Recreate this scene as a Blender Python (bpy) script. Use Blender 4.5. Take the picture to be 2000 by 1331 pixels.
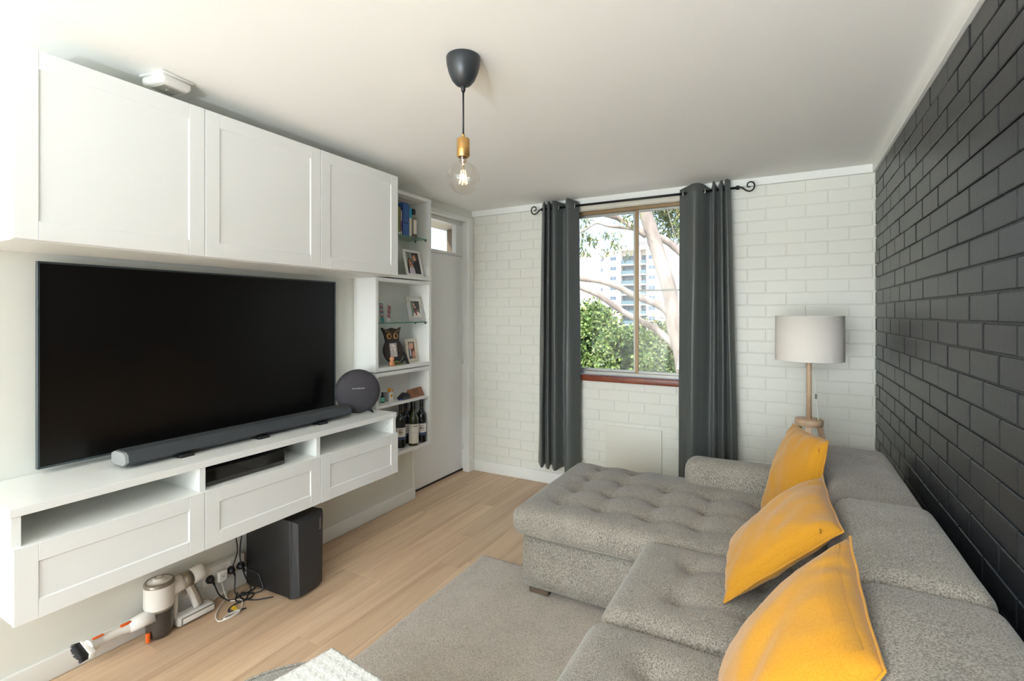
import bpy, bmesh, math, random
from mathutils import Matrix, Vector, noise
random.seed(7)
S = bpy.context.scene
for o in list(bpy.data.objects):
    bpy.data.objects.remove(o)
COL = S.collection
R = math.radians

# ------------------------------------------------------------------ camera
FPX, V0, CAMH, YAW = 970.0, 613.0, 1.481, math.atan(535.7 / 970.0)
cam_d = bpy.data.cameras.new('camera')
cam = bpy.data.objects.new('camera', cam_d)
COL.objects.link(cam)
cam_d.sensor_width = 36.0
cam_d.lens = FPX / 2000.0 * 36.0
cam_d.shift_y = -(665.5 - V0) / 2000.0
cam_d.clip_start = 0.02
cam_d.clip_end = 1500
cam.location = (0, 0, CAMH)
cam.rotation_euler = (R(90), 0, YAW)
S.camera = cam

# ------------------------------------------------------------------ sky, sun, added fill lights, exposure
W = bpy.data.worlds.new('sky')
S.world = W
W.use_nodes = True
wn = W.node_tree
sky = wn.nodes.new('ShaderNodeTexSky')
sky.sky_type = 'NISHITA'
sky.sun_disc = False
sky.sun_elevation = R(48)
sky.sun_rotation = R(150)
sky.air_density = 1.0
sky.dust_density = 2.5
sky.ozone_density = 1.0
bg = wn.nodes['Background']
wn.links.new(sky.outputs[0], bg.inputs[0])
bg.inputs[1].default_value = 0.34

def light(name, kind, loc, energy, color=(1, 1, 1), rot=(0, 0, 0), **kw):
    d = bpy.data.lights.new(name, kind)
    d.energy = energy
    d.color = color
    for k, v in kw.items():
        setattr(d, k, v)
    o = bpy.data.objects.new(name, d)
    o.location = loc
    o.rotation_euler = rot
    COL.objects.link(o)
    return o

# the sun stands behind the building, high on the left: it lights the trees and the tower, not the room
sd = Vector((0.45, 0.62, -0.85)).normalized()
light('sun', 'SUN', (0, -20, 30), 3.7, (1, 0.96, 0.9), sd.to_track_quat('-Z', 'Y').to_euler(), angle=R(0.6))
# added fill light at the unseen rear opening, standing in for daylight
light('rear_fill', 'AREA', (-1.05, -4.85, 1.4), 85, (0.86, 0.945, 1.0), (R(90), 0, 0), shape='RECTANGLE', size=2.6, size_y=2.1)
# added fill tilted upward from low at the rear to brighten the ceiling
light('upward_fill', 'AREA', (-1.05, -4.8, 0.4), 100, (0.84, 0.935, 1.0), (R(90 + 38), 0, 0), shape='RECTANGLE', size=2.6, size_y=0.7)
# added fill disc behind the camera, aimed up at the ceiling; no fixture
light('ceiling_fill', 'AREA', (0.2, -3.1, 0.8), 520, (0.79, 0.91, 1.0), (R(180), 0, 0), shape='DISK', size=0.4, spread=R(162))
# added soft point fill behind the camera, standing in for a flash
light('flash_fill', 'POINT', (0.3, -1.1, 1.45), 28, (0.88, 0.95, 1.0), shadow_soft_size=0.2)
S.cycles.max_bounces = 12
S.cycles.diffuse_bounces = 8
S.view_settings.view_transform = 'Standard'
S.view_settings.look = 'None'
S.view_settings.exposure = 0.24
S.view_settings.gamma = 1.0
S.view_settings.use_curve_mapping = False

# ------------------------------------------------------------------ helpers
CF = Vector((-math.sin(YAW), math.cos(YAW), 0))
CR = Vector((math.cos(YAW), math.sin(YAW), 0))

def ray(u, v):
    return CF + CR * ((u - 1000) / FPX) + Vector((0, 0, (V0 - v) / FPX))

def onY(u, v, y):          # a measured point on a plane of constant depth
    d = ray(u, v)
    return Vector((0, 0, CAMH)) + d * (y / d.y)

def onX(u, v, x):
    d = ray(u, v)
    return Vector((0, 0, CAMH)) + d * (x / d.x)

def onZ(u, v, z):
    d = ray(u, v)
    return Vector((0, 0, CAMH)) + d * ((z - CAMH) / d.z)

def lin(c):
    def f(x):
        x /= 255.0
        return x / 12.92 if x <= 0.04045 else ((x + 0.055) / 1.055) ** 2.4
    return (f(c[0]), f(c[1]), f(c[2]), 1.0)

MATS = {}

def mat(name, rgb=(200, 200, 200), rough=0.5, metal=0.0, emit=0.0, spec=0.5, bump=None, vary=None, coat=0.0, sheen=0.0, trans=0.0, ecol=None, stretch=None):
    """rgb in sRGB bytes; bump=(scale, strength[, distance]); vary=(scale, rgb2, low, high)"""
    if name in MATS:
        return MATS[name]
    m = bpy.data.materials.new(name)
    m.use_nodes = True
    nt = m.node_tree
    b = nt.nodes['Principled BSDF']
    b.inputs['Base Color'].default_value = lin(rgb)
    b.inputs['Roughness'].default_value = rough
    b.inputs['Metallic'].default_value = metal
    b.inputs['Specular IOR Level'].default_value = spec
    b.inputs['Coat Weight'].default_value = coat
    b.inputs['Sheen Weight'].default_value = sheen
    b.inputs['Transmission Weight'].default_value = trans
    if emit:
        b.inputs['Emission Color'].default_value = lin(ecol or rgb)
        b.inputs['Emission Strength'].default_value = emit
    if bump or vary:
        tc = nt.nodes.new('ShaderNodeTexCoord')
        src = tc.outputs['Object']
        if stretch:
            mp = nt.nodes.new('ShaderNodeMapping')
            mp.inputs['Scale'].default_value = stretch
            nt.links.new(src, mp.inputs['Vector'])
            src = mp.outputs[0]
    if vary:
        n = nt.nodes.new('ShaderNodeTexNoise')
        n.inputs['Scale'].default_value = vary[0]
        n.inputs['Detail'].default_value = 5
        nt.links.new(src, n.inputs['Vector'])
        r = nt.nodes.new('ShaderNodeValToRGB')
        r.color_ramp.elements[0].position = vary[2]
        r.color_ramp.elements[1].position = vary[3]
        r.color_ramp.elements[0].color = lin(rgb)
        r.color_ramp.elements[1].color = lin(vary[1])
        nt.links.new(n.outputs['Fac'], r.inputs[0])
        nt.links.new(r.outputs[0], b.inputs['Base Color'])
    if bump:
        n = nt.nodes.new('ShaderNodeTexNoise')
        n.inputs['Scale'].default_value = bump[0]
        n.inputs['Detail'].default_value = 4
        nt.links.new(src, n.inputs['Vector'])
        bp = nt.nodes.new('ShaderNodeBump')
        bp.inputs['Strength'].default_value = bump[1]
        bp.inputs['Distance'].default_value = bump[2] if len(bump) > 2 else 0.002
        nt.links.new(n.outputs['Fac'], bp.inputs['Height'])
        nt.links.new(bp.outputs[0], b.inputs['Normal'])
    MATS[name] = m
    return m

def glass_mat(name, rgb=(255, 255, 255), refl=0.06, tint=0.0, rough=0.0):
    if name in MATS:
        return MATS[name]
    m = bpy.data.materials.new(name)
    m.use_nodes = True
    nt = m.node_tree
    nt.nodes.remove(nt.nodes['Principled BSDF'])
    out = nt.nodes['Material Output']
    t = nt.nodes.new('ShaderNodeBsdfTransparent')
    t.inputs[0].default_value = lin(rgb)
    g = nt.nodes.new('ShaderNodeBsdfGlossy')
    g.inputs['Roughness'].default_value = rough
    lw = nt.nodes.new('ShaderNodeLayerWeight')
    lw.inputs['Blend'].default_value = 0.5
    pw = nt.nodes.new('ShaderNodeMath')
    pw.operation = 'POWER'
    pw.inputs[1].default_value = 4.0
    nt.links.new(lw.outputs['Facing'], pw.inputs[0])
    mr = nt.nodes.new('ShaderNodeMapRange')
    mr.inputs['To Min'].default_value = refl
    mr.inputs['To Max'].default_value = 0.75
    nt.links.new(pw.outputs[0], mr.inputs['Value'])
    mx = nt.nodes.new('ShaderNodeMixShader')
    nt.links.new(mr.outputs[0], mx.inputs[0])
    nt.links.new(t.outputs[0], mx.inputs[1])
    nt.links.new(g.outputs[0], mx.inputs[2])
    nt.links.new(mx.outputs[0], out.inputs[0])
    MATS[name] = m
    return m

def wmat(o):
    m = o.matrix_basis.copy()
    while o.parent:
        o = o.parent
        m = o.matrix_basis @ m
    return m

class MB:
    def __init__(self):
        self.v, self.f, self.m, self.s = [], [], [], []

    def add(self, vs, fs, mi=0, smooth=False, M=None):
        k = len(self.v)
        if M is not None:
            vs = [M @ Vector(p) for p in vs]
        self.v += [tuple(p) for p in vs]
        for f in fs:
            self.f.append([i + k for i in f])
            self.m.append(mi)
            self.s.append(smooth)
        return self

    def box(self, x0, x1, y0, y1, z0, z1, b=0.0, seg=2, mi=0, M=None):
        if b <= 0:
            vs = [(x, y, z) for x in (x0, x1) for y in (y0, y1) for z in (z0, z1)]
            return self.add(vs, [(0, 1, 3, 2), (4, 6, 7, 5), (0, 4, 5, 1), (2, 3, 7, 6), (0, 2, 6, 4), (1, 5, 7, 3)], mi, False, M)
        bm = bmesh.new()
        bmesh.ops.create_cube(bm, size=1)
        for v in bm.verts:
            v.co = Vector(((x0 + x1) / 2 + v.co.x * (x1 - x0), (y0 + y1) / 2 + v.co.y * (y1 - y0), (z0 + z1) / 2 + v.co.z * (z1 - z0)))
        b = min(b, 0.49 * min(abs(x1 - x0), abs(y1 - y0), abs(z1 - z0)))
        bmesh.ops.bevel(bm, geom=bm.edges[:], offset=b, segments=seg, profile=0.5, affect='EDGES')
        bm.verts.index_update()
        self.add([v.co[:] for v in bm.verts], [[v.index for v in f.verts] for f in bm.faces], mi, seg > 1, M)
        bm.free()
        return self

    def tube(self, path, r, n=8, mi=0, cap=True, M=None, flat=1.0):
        path = [Vector(p) for p in path]
        L = len(path)
        rs = r if isinstance(r, (list, tuple)) else [r] * L
        t0 = (path[1] - path[0]).normalized()
        up = Vector((0, 0, 1)) if abs(t0.z) < 0.9 else Vector((1, 0, 0))
        a = t0.cross(up).normalized()
        vs, fs = [], []
        for i, p in enumerate(path):
            t = (path[min(i + 1, L - 1)] - path[max(i - 1, 0)])
            t = t.normalized() if t.length > 1e-9 else t0
            a = (a - t * a.dot(t))
            a = a.normalized() if a.length > 1e-6 else t.orthogonal().normalized()
            b = t.cross(a)
            for k in range(n):
                th = 2 * math.pi * k / n
                vs.append(p + (a * math.cos(th) + b * math.sin(th) * flat) * rs[i])
        for i in range(L - 1):
            for k in range(n):
                k2 = (k + 1) % n
                fs.append((i * n + k, i * n + k2, (i + 1) * n + k2, (i + 1) * n + k))
        if cap:
            fs.append(tuple(range(n))[::-1])
            fs.append(tuple((L - 1) * n + k for k in range(n)))
        return self.add(vs, fs, mi, True, M)

    def lathe(self, prof, c=(0, 0, 0), n=32, mi=0, M=None):
        vs, fs, rows = [], [], []
        for (r, z) in prof:
            if r < 1e-6:
                rows.append([len(vs)])
                vs.append((c[0], c[1], c[2] + z))
            else:
                rows.append(list(range(len(vs), len(vs) + n)))
                vs += [(c[0] + r * math.cos(2 * math.pi * k / n), c[1] + r * math.sin(2 * math.pi * k / n), c[2] + z) for k in range(n)]
        for a, b in zip(rows, rows[1:]):
            for k in range(n):
                k2 = (k + 1) % n
                q = [a[k % len(a)], a[k2 % len(a)], b[k2 % len(b)], b[k % len(b)]]
                q2 = []
                for i in q:
                    if i not in q2:
                        q2.append(i)
                if len(q2) > 2:
                    fs.append(q2)
        return self.add(vs, fs, mi, True, M)

    def prism(self, poly, h0, h1, M=None, mi=0):
        """poly of (a, b) in the local yz plane, extruded along local x"""
        n = len(poly)
        vs = [(h0, a, b) for a, b in poly] + [(h1, a, b) for a, b in poly]
        fs = [tuple(range(n))[::-1], tuple(range(n, 2 * n))] + [(i, (i + 1) % n, n + (i + 1) % n, n + i) for i in range(n)]
        return self.add(vs, fs, mi, False, M)

    def ring(self, R0, r, c, M=None, n=20, m=8, mi=0):
        vs, fs = [], []
        for i in range(n):
            A = 2 * math.pi * i / n
            for j in range(m):
                B = 2 * math.pi * j / m
                vs.append((c[0] + r * math.sin(B), c[1] + (R0 + r * math.cos(B)) * math.cos(A), c[2] + (R0 + r * math.cos(B)) * math.sin(A)))
        for i in range(n):
            for j in range(m):
                fs.append((i * m + j, ((i + 1) % n) * m + j, ((i + 1) % n) * m + (j + 1) % m, i * m + (j + 1) % m))
        return self.add(vs, fs, mi, True, M)

    def build(self, name, mats, parent=None, world=True, normals=True, sharp=None):
        me = bpy.data.meshes.new(name)
        vs = self.v
        if parent is not None and world:
            inv = wmat(parent).inverted()
            vs = [(inv @ Vector(p))[:] for p in vs]
        me.from_pydata(vs, [], self.f)
        if not isinstance(mats, (list, tuple)):
            mats = [mats]
        for m in mats:
            me.materials.append(m)
        me.polygons.foreach_set('material_index', self.m)
        me.polygons.foreach_set('use_smooth', self.s)
        if normals:
            bm = bmesh.new()
            bm.from_mesh(me)
            bmesh.ops.recalc_face_normals(bm, faces=bm.faces)
            bm.to_mesh(me)
            bm.free()
        if sharp:
            me.set_sharp_from_angle(angle=R(sharp))
        me.update()
        o = bpy.data.objects.new(name, me)
        COL.objects.link(o)
        if parent is not None:
            o.parent = parent
        return o

def bx(name, m, parent, x0, x1, y0, y1, z0, z1, b=0.0, seg=2, world=True):
    return MB().box(x0, x1, y0, y1, z0, z1, b, seg).build(name, m, parent, world)

def tag(o, label=None, cat=None, group=None, kind=None):
    if label:
        o['label'] = label
    if cat:
        o['category'] = cat
    if group:
        o['group'] = group
    if kind:
        o['kind'] = kind
    return o

def thing(name, label, cat, loc=(0, 0, 0), rotz=0.0, group=None):
    o = bpy.data.objects.new(name, None)
    o.empty_display_size = 0.05
    COL.objects.link(o)
    o.location = loc
    o.rotation_euler = (0, 0, rotz)
    return tag(o, label, cat, group)

def struct(o, label=None):
    return tag(o, label, kind='structure')

def cr(pts, n=8, closed=False):
    """Catmull-Rom through points"""
    pts = [Vector(p) for p in pts]
    out = []
    L = len(pts)
    for i in range(L if closed else L - 1):
        if closed:
            p0, p1, p2, p3 = pts[(i - 1) % L], pts[i], pts[(i + 1) % L], pts[(i + 2) % L]
        else:
            p0, p1, p2, p3 = pts[max(i - 1, 0)], pts[i], pts[i + 1], pts[min(i + 2, L - 1)]
        for k in range(n):
            t = k / n
            out.append(0.5 * ((2 * p1) + (p2 - p0) * t + (2 * p0 - 5 * p1 + 4 * p2 - p3) * t * t + (3 * p1 - p0 - 3 * p2 + p3) * t ** 3))
    if not closed:
        out.append(pts[-1])
    return out

def text(body, size, parent, M, m, name='lettering', extrude=0.0004, align='CENTER', sx=1.0):
    c = bpy.data.curves.new(name, 'FONT')
    c.body = body
    c.size = size
    c.extrude = extrude
    c.align_x = align
    c.align_y = 'CENTER'
    c.materials.append(m)
    o = bpy.data.objects.new(name, c)
    COL.objects.link(o)
    me = bpy.data.meshes.new_from_object(o)
    bpy.data.objects.remove(o)
    o = bpy.data.objects.new(name, me)
    COL.objects.link(o)
    M = M @ Matrix.Diagonal((sx, 1, 1, 1))
    if parent is not None:
        o.parent = parent
        M = wmat(parent).inverted() @ M
    o.matrix_basis = M
    return o

FACE_X = Matrix.Rotation(R(90), 4, 'Z') @ Matrix.Rotation(R(90), 4, 'X')   # lettering that reads from the +X side

# ------------------------------------------------------------------ materials
M_WALL = mat('wall_paint', (222, 223, 215), 0.6, bump=(60, 0.08, 0.001))
M_CEIL = mat('ceiling_paint', (243, 243, 240), 0.75, spec=0.2)
M_TRIM = mat('trim_paint', (236, 237, 233), 0.35)
M_WBRICK = mat('white_painted_brick', (226, 226, 217), 0.42, bump=(45, 0.25, 0.002))
M_WMORT = mat('white_painted_mortar', (225, 225, 216), 0.5, bump=(90, 0.35, 0.003))
M_DMORT = mat('black_painted_mortar', (27, 29, 31), 0.4, bump=(80, 0.6, 0.004))
M_DOOR = mat('door_paint', (240, 241, 241), 0.4)
M_CAB = mat('white_foil', (238, 239, 236), 0.32)
M_CABIN = mat('white_foil_inside', (236, 237, 233), 0.4)
M_BLACK = mat('black_plastic', (22, 23, 25), 0.4)
M_CHROME = mat('chrome', (215, 213, 208), 0.18, 1.0)
M_IRON = mat('black_iron', (20, 20, 22), 0.45, 0.3)
M_GLASS = glass_mat('window_glass', refl=0.04)
M_SHELFGLASS = glass_mat('shelf_glass', (226, 242, 233), refl=0.08)
M_SHELFEDGE = mat('glass_edge', (64, 122, 104), 0.2)
M_WHITE = mat('white_plastic', (232, 231, 226), 0.35)
M_CHARC = mat('charcoal', (48, 50, 52), 0.5)

def brick_dark_mat():
    m = mat('charcoal_painted_brick', (35, 37, 41), 0.36, bump=(38, 0.28, 0.003))
    return m
M_DBRICK = brick_dark_mat()

def plank_mat():
    m = bpy.data.materials.new('oak_vinyl_plank')
    m.use_nodes = True
    nt = m.node_tree
    N = nt.nodes.new
    Lk = nt.links.new
    b = nt.nodes['Principled BSDF']
    tc = N('ShaderNodeTexCoord')
    oi = N('ShaderNodeObjectInfo')
    mul = N('ShaderNodeMath'); mul.operation = 'MULTIPLY'; mul.inputs[1].default_value = 53.0
    Lk(oi.outputs['Random'], mul.inputs[0])
    cmb = N('ShaderNodeCombineXYZ')
    Lk(mul.outputs[0], cmb.inputs[0]); Lk(mul.outputs[0], cmb.inputs[1])
    add = N('ShaderNodeVectorMath'); add.operation = 'ADD'
    Lk(tc.outputs['Object'], add.inputs[0]); Lk(cmb.outputs[0], add.inputs[1])
    mp = N('ShaderNodeMapping'); mp.inputs['Scale'].default_value = (7, 0.4, 1)
    Lk(add.outputs[0], mp.inputs['Vector'])
    n1 = N('ShaderNodeTexNoise'); n1.inputs['Scale'].default_value = 2.0; n1.inputs['Detail'].default_value = 5; n1.inputs['Distortion'].default_value = 0.9
    Lk(mp.outputs[0], n1.inputs['Vector'])
    r1 = N('ShaderNodeValToRGB')
    e = r1.color_ramp.elements
    e[0].position = 0.3; e[0].color = lin((191, 158, 127))
    e[1].position = 0.68; e[1].color = lin((217, 188, 157))
    k = e.new(0.48); k.color = lin((206, 175, 144))
    Lk(n1.outputs['Fac'], r1.inputs[0])
    mp2 = N('ShaderNodeMapping'); mp2.inputs['Scale'].default_value = (95, 2.2, 1)
    Lk(add.outputs[0], mp2.inputs['Vector'])
    n2 = N('ShaderNodeTexNoise'); n2.inputs['Scale'].default_value = 2.0; n2.inputs['Detail'].default_value = 4
    Lk(mp2.outputs[0], n2.inputs['Vector'])
    r2 = N('ShaderNodeMapRange'); r2.inputs['From Min'].default_value = 0.3; r2.inputs['From Max'].default_value = 0.7
    r2.inputs['To Min'].default_value = 0.93; r2.inputs['To Max'].default_value = 1.04
    Lk(n2.outputs['Fac'], r2.inputs['Value'])
    r3 = N('ShaderNodeMapRange'); r3.inputs['To Min'].default_value = 0.88; r3.inputs['To Max'].default_value = 1.1
    Lk(oi.outputs['Random'], r3.inputs['Value'])
    mm = N('ShaderNodeMath'); mm.operation = 'MULTIPLY'
    Lk(r2.outputs[0], mm.inputs[0]); Lk(r3.outputs[0], mm.inputs[1])
    vs = N('ShaderNodeVectorMath'); vs.operation = 'SCALE'
    Lk(r1.outputs[0], vs.inputs[0]); Lk(mm.outputs[0], vs.inputs['Scale'])
    Lk(vs.outputs[0], b.inputs['Base Color'])
    b.inputs['Roughness'].default_value = 0.42
    bp = N('ShaderNodeBump'); bp.inputs['Strength'].default_value = 0.12; bp.inputs['Distance'].default_value = 0.001
    Lk(n2.outputs['Fac'], bp.inputs['Height']); Lk(bp.outputs[0], b.inputs['Normal'])
    return m
M_PLANK = plank_mat()

def fabric_mat(name, c1, c2, scale=420, strength=0.5, fleck=0.5, rough=0.95, sheen=0.25):
    """woven upholstery: two-tone fleck and a fine weave relief"""
    m = bpy.data.materials.new(name)
    m.use_nodes = True
    nt = m.node_tree
    N = nt.nodes.new
    Lk = nt.links.new
    b = nt.nodes['Principled BSDF']
    tc = N('ShaderNodeTexCoord')
    n1 = N('ShaderNodeTexNoise'); n1.inputs['Scale'].default_value = scale; n1.inputs['Detail'].default_value = 2
    n2 = N('ShaderNodeTexNoise'); n2.inputs['Scale'].default_value = 9; n2.inputs['Detail'].default_value = 3
    mp = N('ShaderNodeMapping'); mp.inputs['Scale'].default_value = (1, 1, 0.7)
    Lk(tc.outputs['Object'], mp.inputs['Vector'])
    Lk(mp.outputs[0], n1.inputs['Vector']); Lk(tc.outputs['Object'], n2.inputs['Vector'])
    ad = N('ShaderNodeMath'); ad.operation = 'MULTIPLY_ADD'; ad.inputs[1].default_value = 0.12
    Lk(n2.outputs['Fac'], ad.inputs[0]); Lk(n1.outputs['Fac'], ad.inputs[2])
    r = N('ShaderNodeValToRGB')
    r.color_ramp.elements[0].position = 0.56 - 0.16 * (1.5 - fleck); r.color_ramp.elements[0].color = lin(c1)
    r.color_ramp.elements[1].position = 0.56 + 0.16 * (1.5 - fleck); r.color_ramp.elements[1].color = lin(c2)
    Lk(ad.outputs[0], r.inputs[0]); Lk(r.outputs[0], b.inputs['Base Color'])
    b.inputs['Roughness'].default_value = rough
    b.inputs['Sheen Weight'].default_value = sheen
    b.inputs['Specular IOR Level'].default_value = 0.15
    bp = N('ShaderNodeBump'); bp.inputs['Strength'].default_value = strength; bp.inputs['Distance'].default_value = 0.002
    Lk(n1.outputs['Fac'], bp.inputs['Height']); Lk(bp.outputs[0], b.inputs['Normal'])
    MATS[name] = m
    return m
M_SOFA = fabric_mat('grey_woven_fabric', (108, 102, 94), (174, 167, 156), 260, 0.45, 0.42)
M_RUG = fabric_mat('taupe_pile', (146, 135, 124), (212, 202, 190), 260, 1.0, 0.35)
M_YEL = fabric_mat('mustard_cotton', (193, 133, 30), (202, 145, 42), 260, 0.15, 0.2, 0.85, 0.3)
M_CURT = mat('charcoal_satin_curtain', (78, 82, 80), 0.46, spec=0.6, sheen=0.1, bump=(500, 0.1, 0.0005))
M_THROW = mat('white_waffle_throw', (224, 223, 218), 0.9, bump=(130, 0.6, 0.004))

# ------------------------------------------------------------------ room shell
XL, XR, YF, YB, ZC = -2.61, 0.505, 3.95, -5.0, 2.45
ROW, PITCH, TOPZ = 0.0856, 0.2455, 2.397

floor = struct(bx('floor', mat('floor_underlay', (110, 88, 66), 0.8), None, XL - 0.15, XR + 0.1, YB - 0.1, YF + 0.05, -0.12, -0.006), 'oak look plank floor of the living room')
PW = 0.148
pcache = {}

def plank(x0, x1, y0, y1):
    key = (round(x1 - x0, 3), round(y1 - y0, 3))
    if key not in pcache:
        w, l = key
        g = 0.0005
        c = 0.0012
        mb = MB()
        vs = []
        for (i, z) in ((g, -0.006), (g, -c), (g + c, 0.0)):
            vs += [(i, i, z), (w - i, i, z), (w - i, l - i, z), (i, l - i, z)]
        fs = [(8, 9, 10, 11)]
        for a in (0, 4):
            for k in range(4):
                fs.append((a + k, a + (k + 1) % 4, a + 4 + (k + 1) % 4, a + 4 + k))
        mb.add(vs, fs)
        o = mb.build('plank', M_PLANK, floor, world=False)
        pcache[key] = o.data
    else:
        o = bpy.data.objects.new('plank', pcache[key])
        COL.objects.link(o)
        o.parent = floor
    o.location = (x0, y0, 0)

k0 = int(math.floor((XL - 0.1 + 1.811) / PW))
k = k0
ends = {-1: 2.745, -2: 2.05, -3: 3.265, -4: 1.71, 0: 2.38, -5: 3.6}
while -1.811 + k * PW < XR:
    x0 = max(-1.811 + k * PW, XL - 0.1)
    x1 = min(-1.811 + (k + 1) * PW, XR + 0.02)
    e0 = ends.get(k, random.uniform(1.2, 2.4))
    y = e0
    while y > YB:
        y -= 1.22
    while y < YF:
        a, b_ = max(y, YB), min(y + 1.22, YF)
        if b_ - a > 0.02:
            plank(x0, x1, a, b_)
        y += 1.22
    k += 1

ceiling = struct(bx('ceiling', M_CEIL, None, XL - 0.15, XR + 0.25, YB - 0.25, YF + 0.25, ZC, ZC + 0.2), 'flat white painted ceiling')

# bricks -----------------------------------------------------------
bcache = {}

def brick_mesh(L, h, depth, c, m):
    """front face towards local -Y, chamfered, joints left open"""
    key = (round(L, 3), round(h, 3), m.name)
    if key in bcache:
        return bcache[key]
    x0, x1, z0, z1 = -L / 2, L / 2, -h / 2, h / 2
    vs = []
    for (i, y) in ((0, 0.0), (0, -depth + c), (c, -depth)):
        vs += [(x0 + i, y, z0 + i), (x1 - i, y, z0 + i), (x1 - i, y, z1 - i), (x0 + i, y, z1 - i)]
    fs = [(8, 9, 10, 11)]
    for a in (0, 4):
        for q in range(4):
            fs.append((a + q, a + (q + 1) % 4, a + 4 + (q + 1) % 4, a + 4 + q))
    me = bpy.data.meshes.new('brick')
    me.from_pydata(vs, [], fs)
    me.materials.append(m)
    me.update()
    bcache[key] = me
    return me

def lay_brick(parent, a, z, L, h, wallface, axis, depth, c, m):
    o = bpy.data.objects.new('brick', brick_mesh(L, h, depth, c, m))
    COL.objects.link(o)
    o.parent = parent
    jit = random.uniform(-0.0012, 0.0012)
    if axis == 'Y':
        o.location = (a, wallface + jit * 0.6, z)
        o.rotation_euler = (random.uniform(-0.004, 0.004), 0, random.uniform(-0.003, 0.003))
    else:
        o.location = (wallface + jit, a, z)
        o.rotation_euler = (0, random.uniform(-0.006, 0.006), R(-90) + random.uniform(-0.005, 0.005))
    return o

# far wall with the window opening
WX0, WX1, WZ0, WZ1 = -1.76, -0.44, 0.955, 2.365
mb = MB()
d0, d1 = YF + 0.004, YF + 0.24
mb.box(XL - 0.15, WX0, d0, d1, 0, ZC)
mb.box(WX1, XR + 0.25, d0, d1, 0, ZC)
mb.box(WX0, WX1, d0, d1, 0, WZ0 - 0.005)
mb.box(WX0, WX1, d0, d1, WZ1, ZC)
wall_far = struct(mb.build('wall_far', M_WMORT), 'white painted brick wall with the window')
J = 0.0062
row = 0
z1 = TOPZ
while z1 > 0.09:
    z0 = z1 - ROW
    off = 0.247 if row % 2 == 1 else 0.365
    n0 = int(math.floor((XL - off) / PITCH)) - 1
    n = n0
    while off + n * PITCH < XR:
        a0, a1 = off + n * PITCH, off + (n + 1) * PITCH
        n += 1
        spans = [(max(a0, XL), min(a1, XR))]
        if z0 < WZ1 - 0.005 and z1 > WZ0 + 0.02:
            out = []
            for s0, s1 in spans:
                if s1 <= WX0 or s0 >= WX1:
                    out.append((s0, s1))
                else:
                    if s0 < WX0:
                        out.append((s0, WX0 + J / 2))
                    if s1 > WX1:
                        out.append((WX1 - J / 2, s1))
            spans = out
        for s0, s1 in spans:
            if s1 - s0 > 0.03:
                zz0 = z0
                zz1 = z1
                if s0 < WX1 and s1 > WX0 and z0 < WZ0 < z1 and not (s1 <= WX0 + J or s0 >= WX1 - J):
                    zz1 = min(z1, WZ0 - 0.04)
                if zz1 - zz0 > 0.02:
                    lay_brick(wall_far, (s0 + s1) / 2, (zz0 + zz1) / 2, s1 - s0 - J, zz1 - zz0 - J, YF + 0.004, 'Y', 0.0052, 0.0022, M_WBRICK)
    z1 = z0
    row += 1

# dark brick wall; bricks the photograph shows stand singly, the rest of the wall is joined
wall_right = struct(bx('wall_right', M_DMORT, None, XR + 0.007, XR + 0.23, YB - 0.2, YF + 0.006, 0, ZC), 'charcoal painted brick wall behind the sofa')
rest = MB()
row = 0
z1 = TOPZ
JD = 0.0068
while z1 > 0.02:
    z0 = max(z1 - ROW, 0.0)
    # joint positions: row of z 1.541..1.456 has joints at 2.798, 2.556 ...
    off = 2.8 if row % 2 == 0 else 2.8 + PITCH / 2
    n = -34
    while off + n * PITCH < YF:
        a0, a1 = off + n * PITCH, min(off + (n + 1) * PITCH, YF)
        n += 1
        if a1 - a0 < 0.03 or a1 < YB or z0 < 0.005:
            continue
        if a1 > 1.45 and z1 > 0.52:
            lay_brick(wall_right, (a0 + a1) / 2, (z0 + z1) / 2, a1 - a0 - JD, z1 - z0 - JD, XR + 0.007, 'X', 0.0075, 0.003, M_DBRICK)
        else:
            me = brick_mesh(a1 - a0 - JD, z1 - z0 - JD, 0.0075, 0.003, M_DBRICK)
            Mx = Matrix.Translation((XR + 0.007, (a0 + a1) / 2, (z0 + z1) / 2)) @ Matrix.Rotation(R(-90), 4, 'Z')
            rest.add([v.co for v in me.vertices], [list(p.vertices) for p in me.polygons], 0, False, Mx)
    z1 = z0
    row += 1
tag(rest.build('brickwork', M_DBRICK, wall_right), kind='stuff')

# cornice strips, skirtings
struct(bx('trim_1', M_TRIM, None, XL, XR - 0.016, YF - 0.016, YF + 0.004, 2.395, ZC, 0.003, 1), 'white painted strip along the top of the white brick wall')
struct(bx('trim_2', M_TRIM, None, XR - 0.016, XR + 0.008, YB, YF, 2.395, ZC, 0.003, 1), 'white painted strip along the top of the charcoal brick wall')
struct(bx('baseboard_far', M_TRIM, None, -2.585, XR, YF - 0.014, YF + 0.004, 0, 0.103, 0.004, 2), 'white skirting board under the white brick wall')
struct(bx('baseboard_left', M_TRIM, None, XL, XL + 0.014, YB, 3.106, 0, 0.094, 0.005, 2), 'white skirting board under the television wall')

# television wall with the doorway
DY0, DY1, DZ = 3.085, 3.935, 2.345
mb = MB()
mb.box(XL - 0.14, XL, YB, DY0, 0, ZC)
mb.box(XL - 0.14, XL, DY1, YF + 0.01, 0, ZC)
mb.box(XL - 0.14, XL, DY0, DY1, DZ, ZC)
wall_left = struct(mb.build('wall_left', M_WALL), 'smooth off white television wall')
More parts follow.
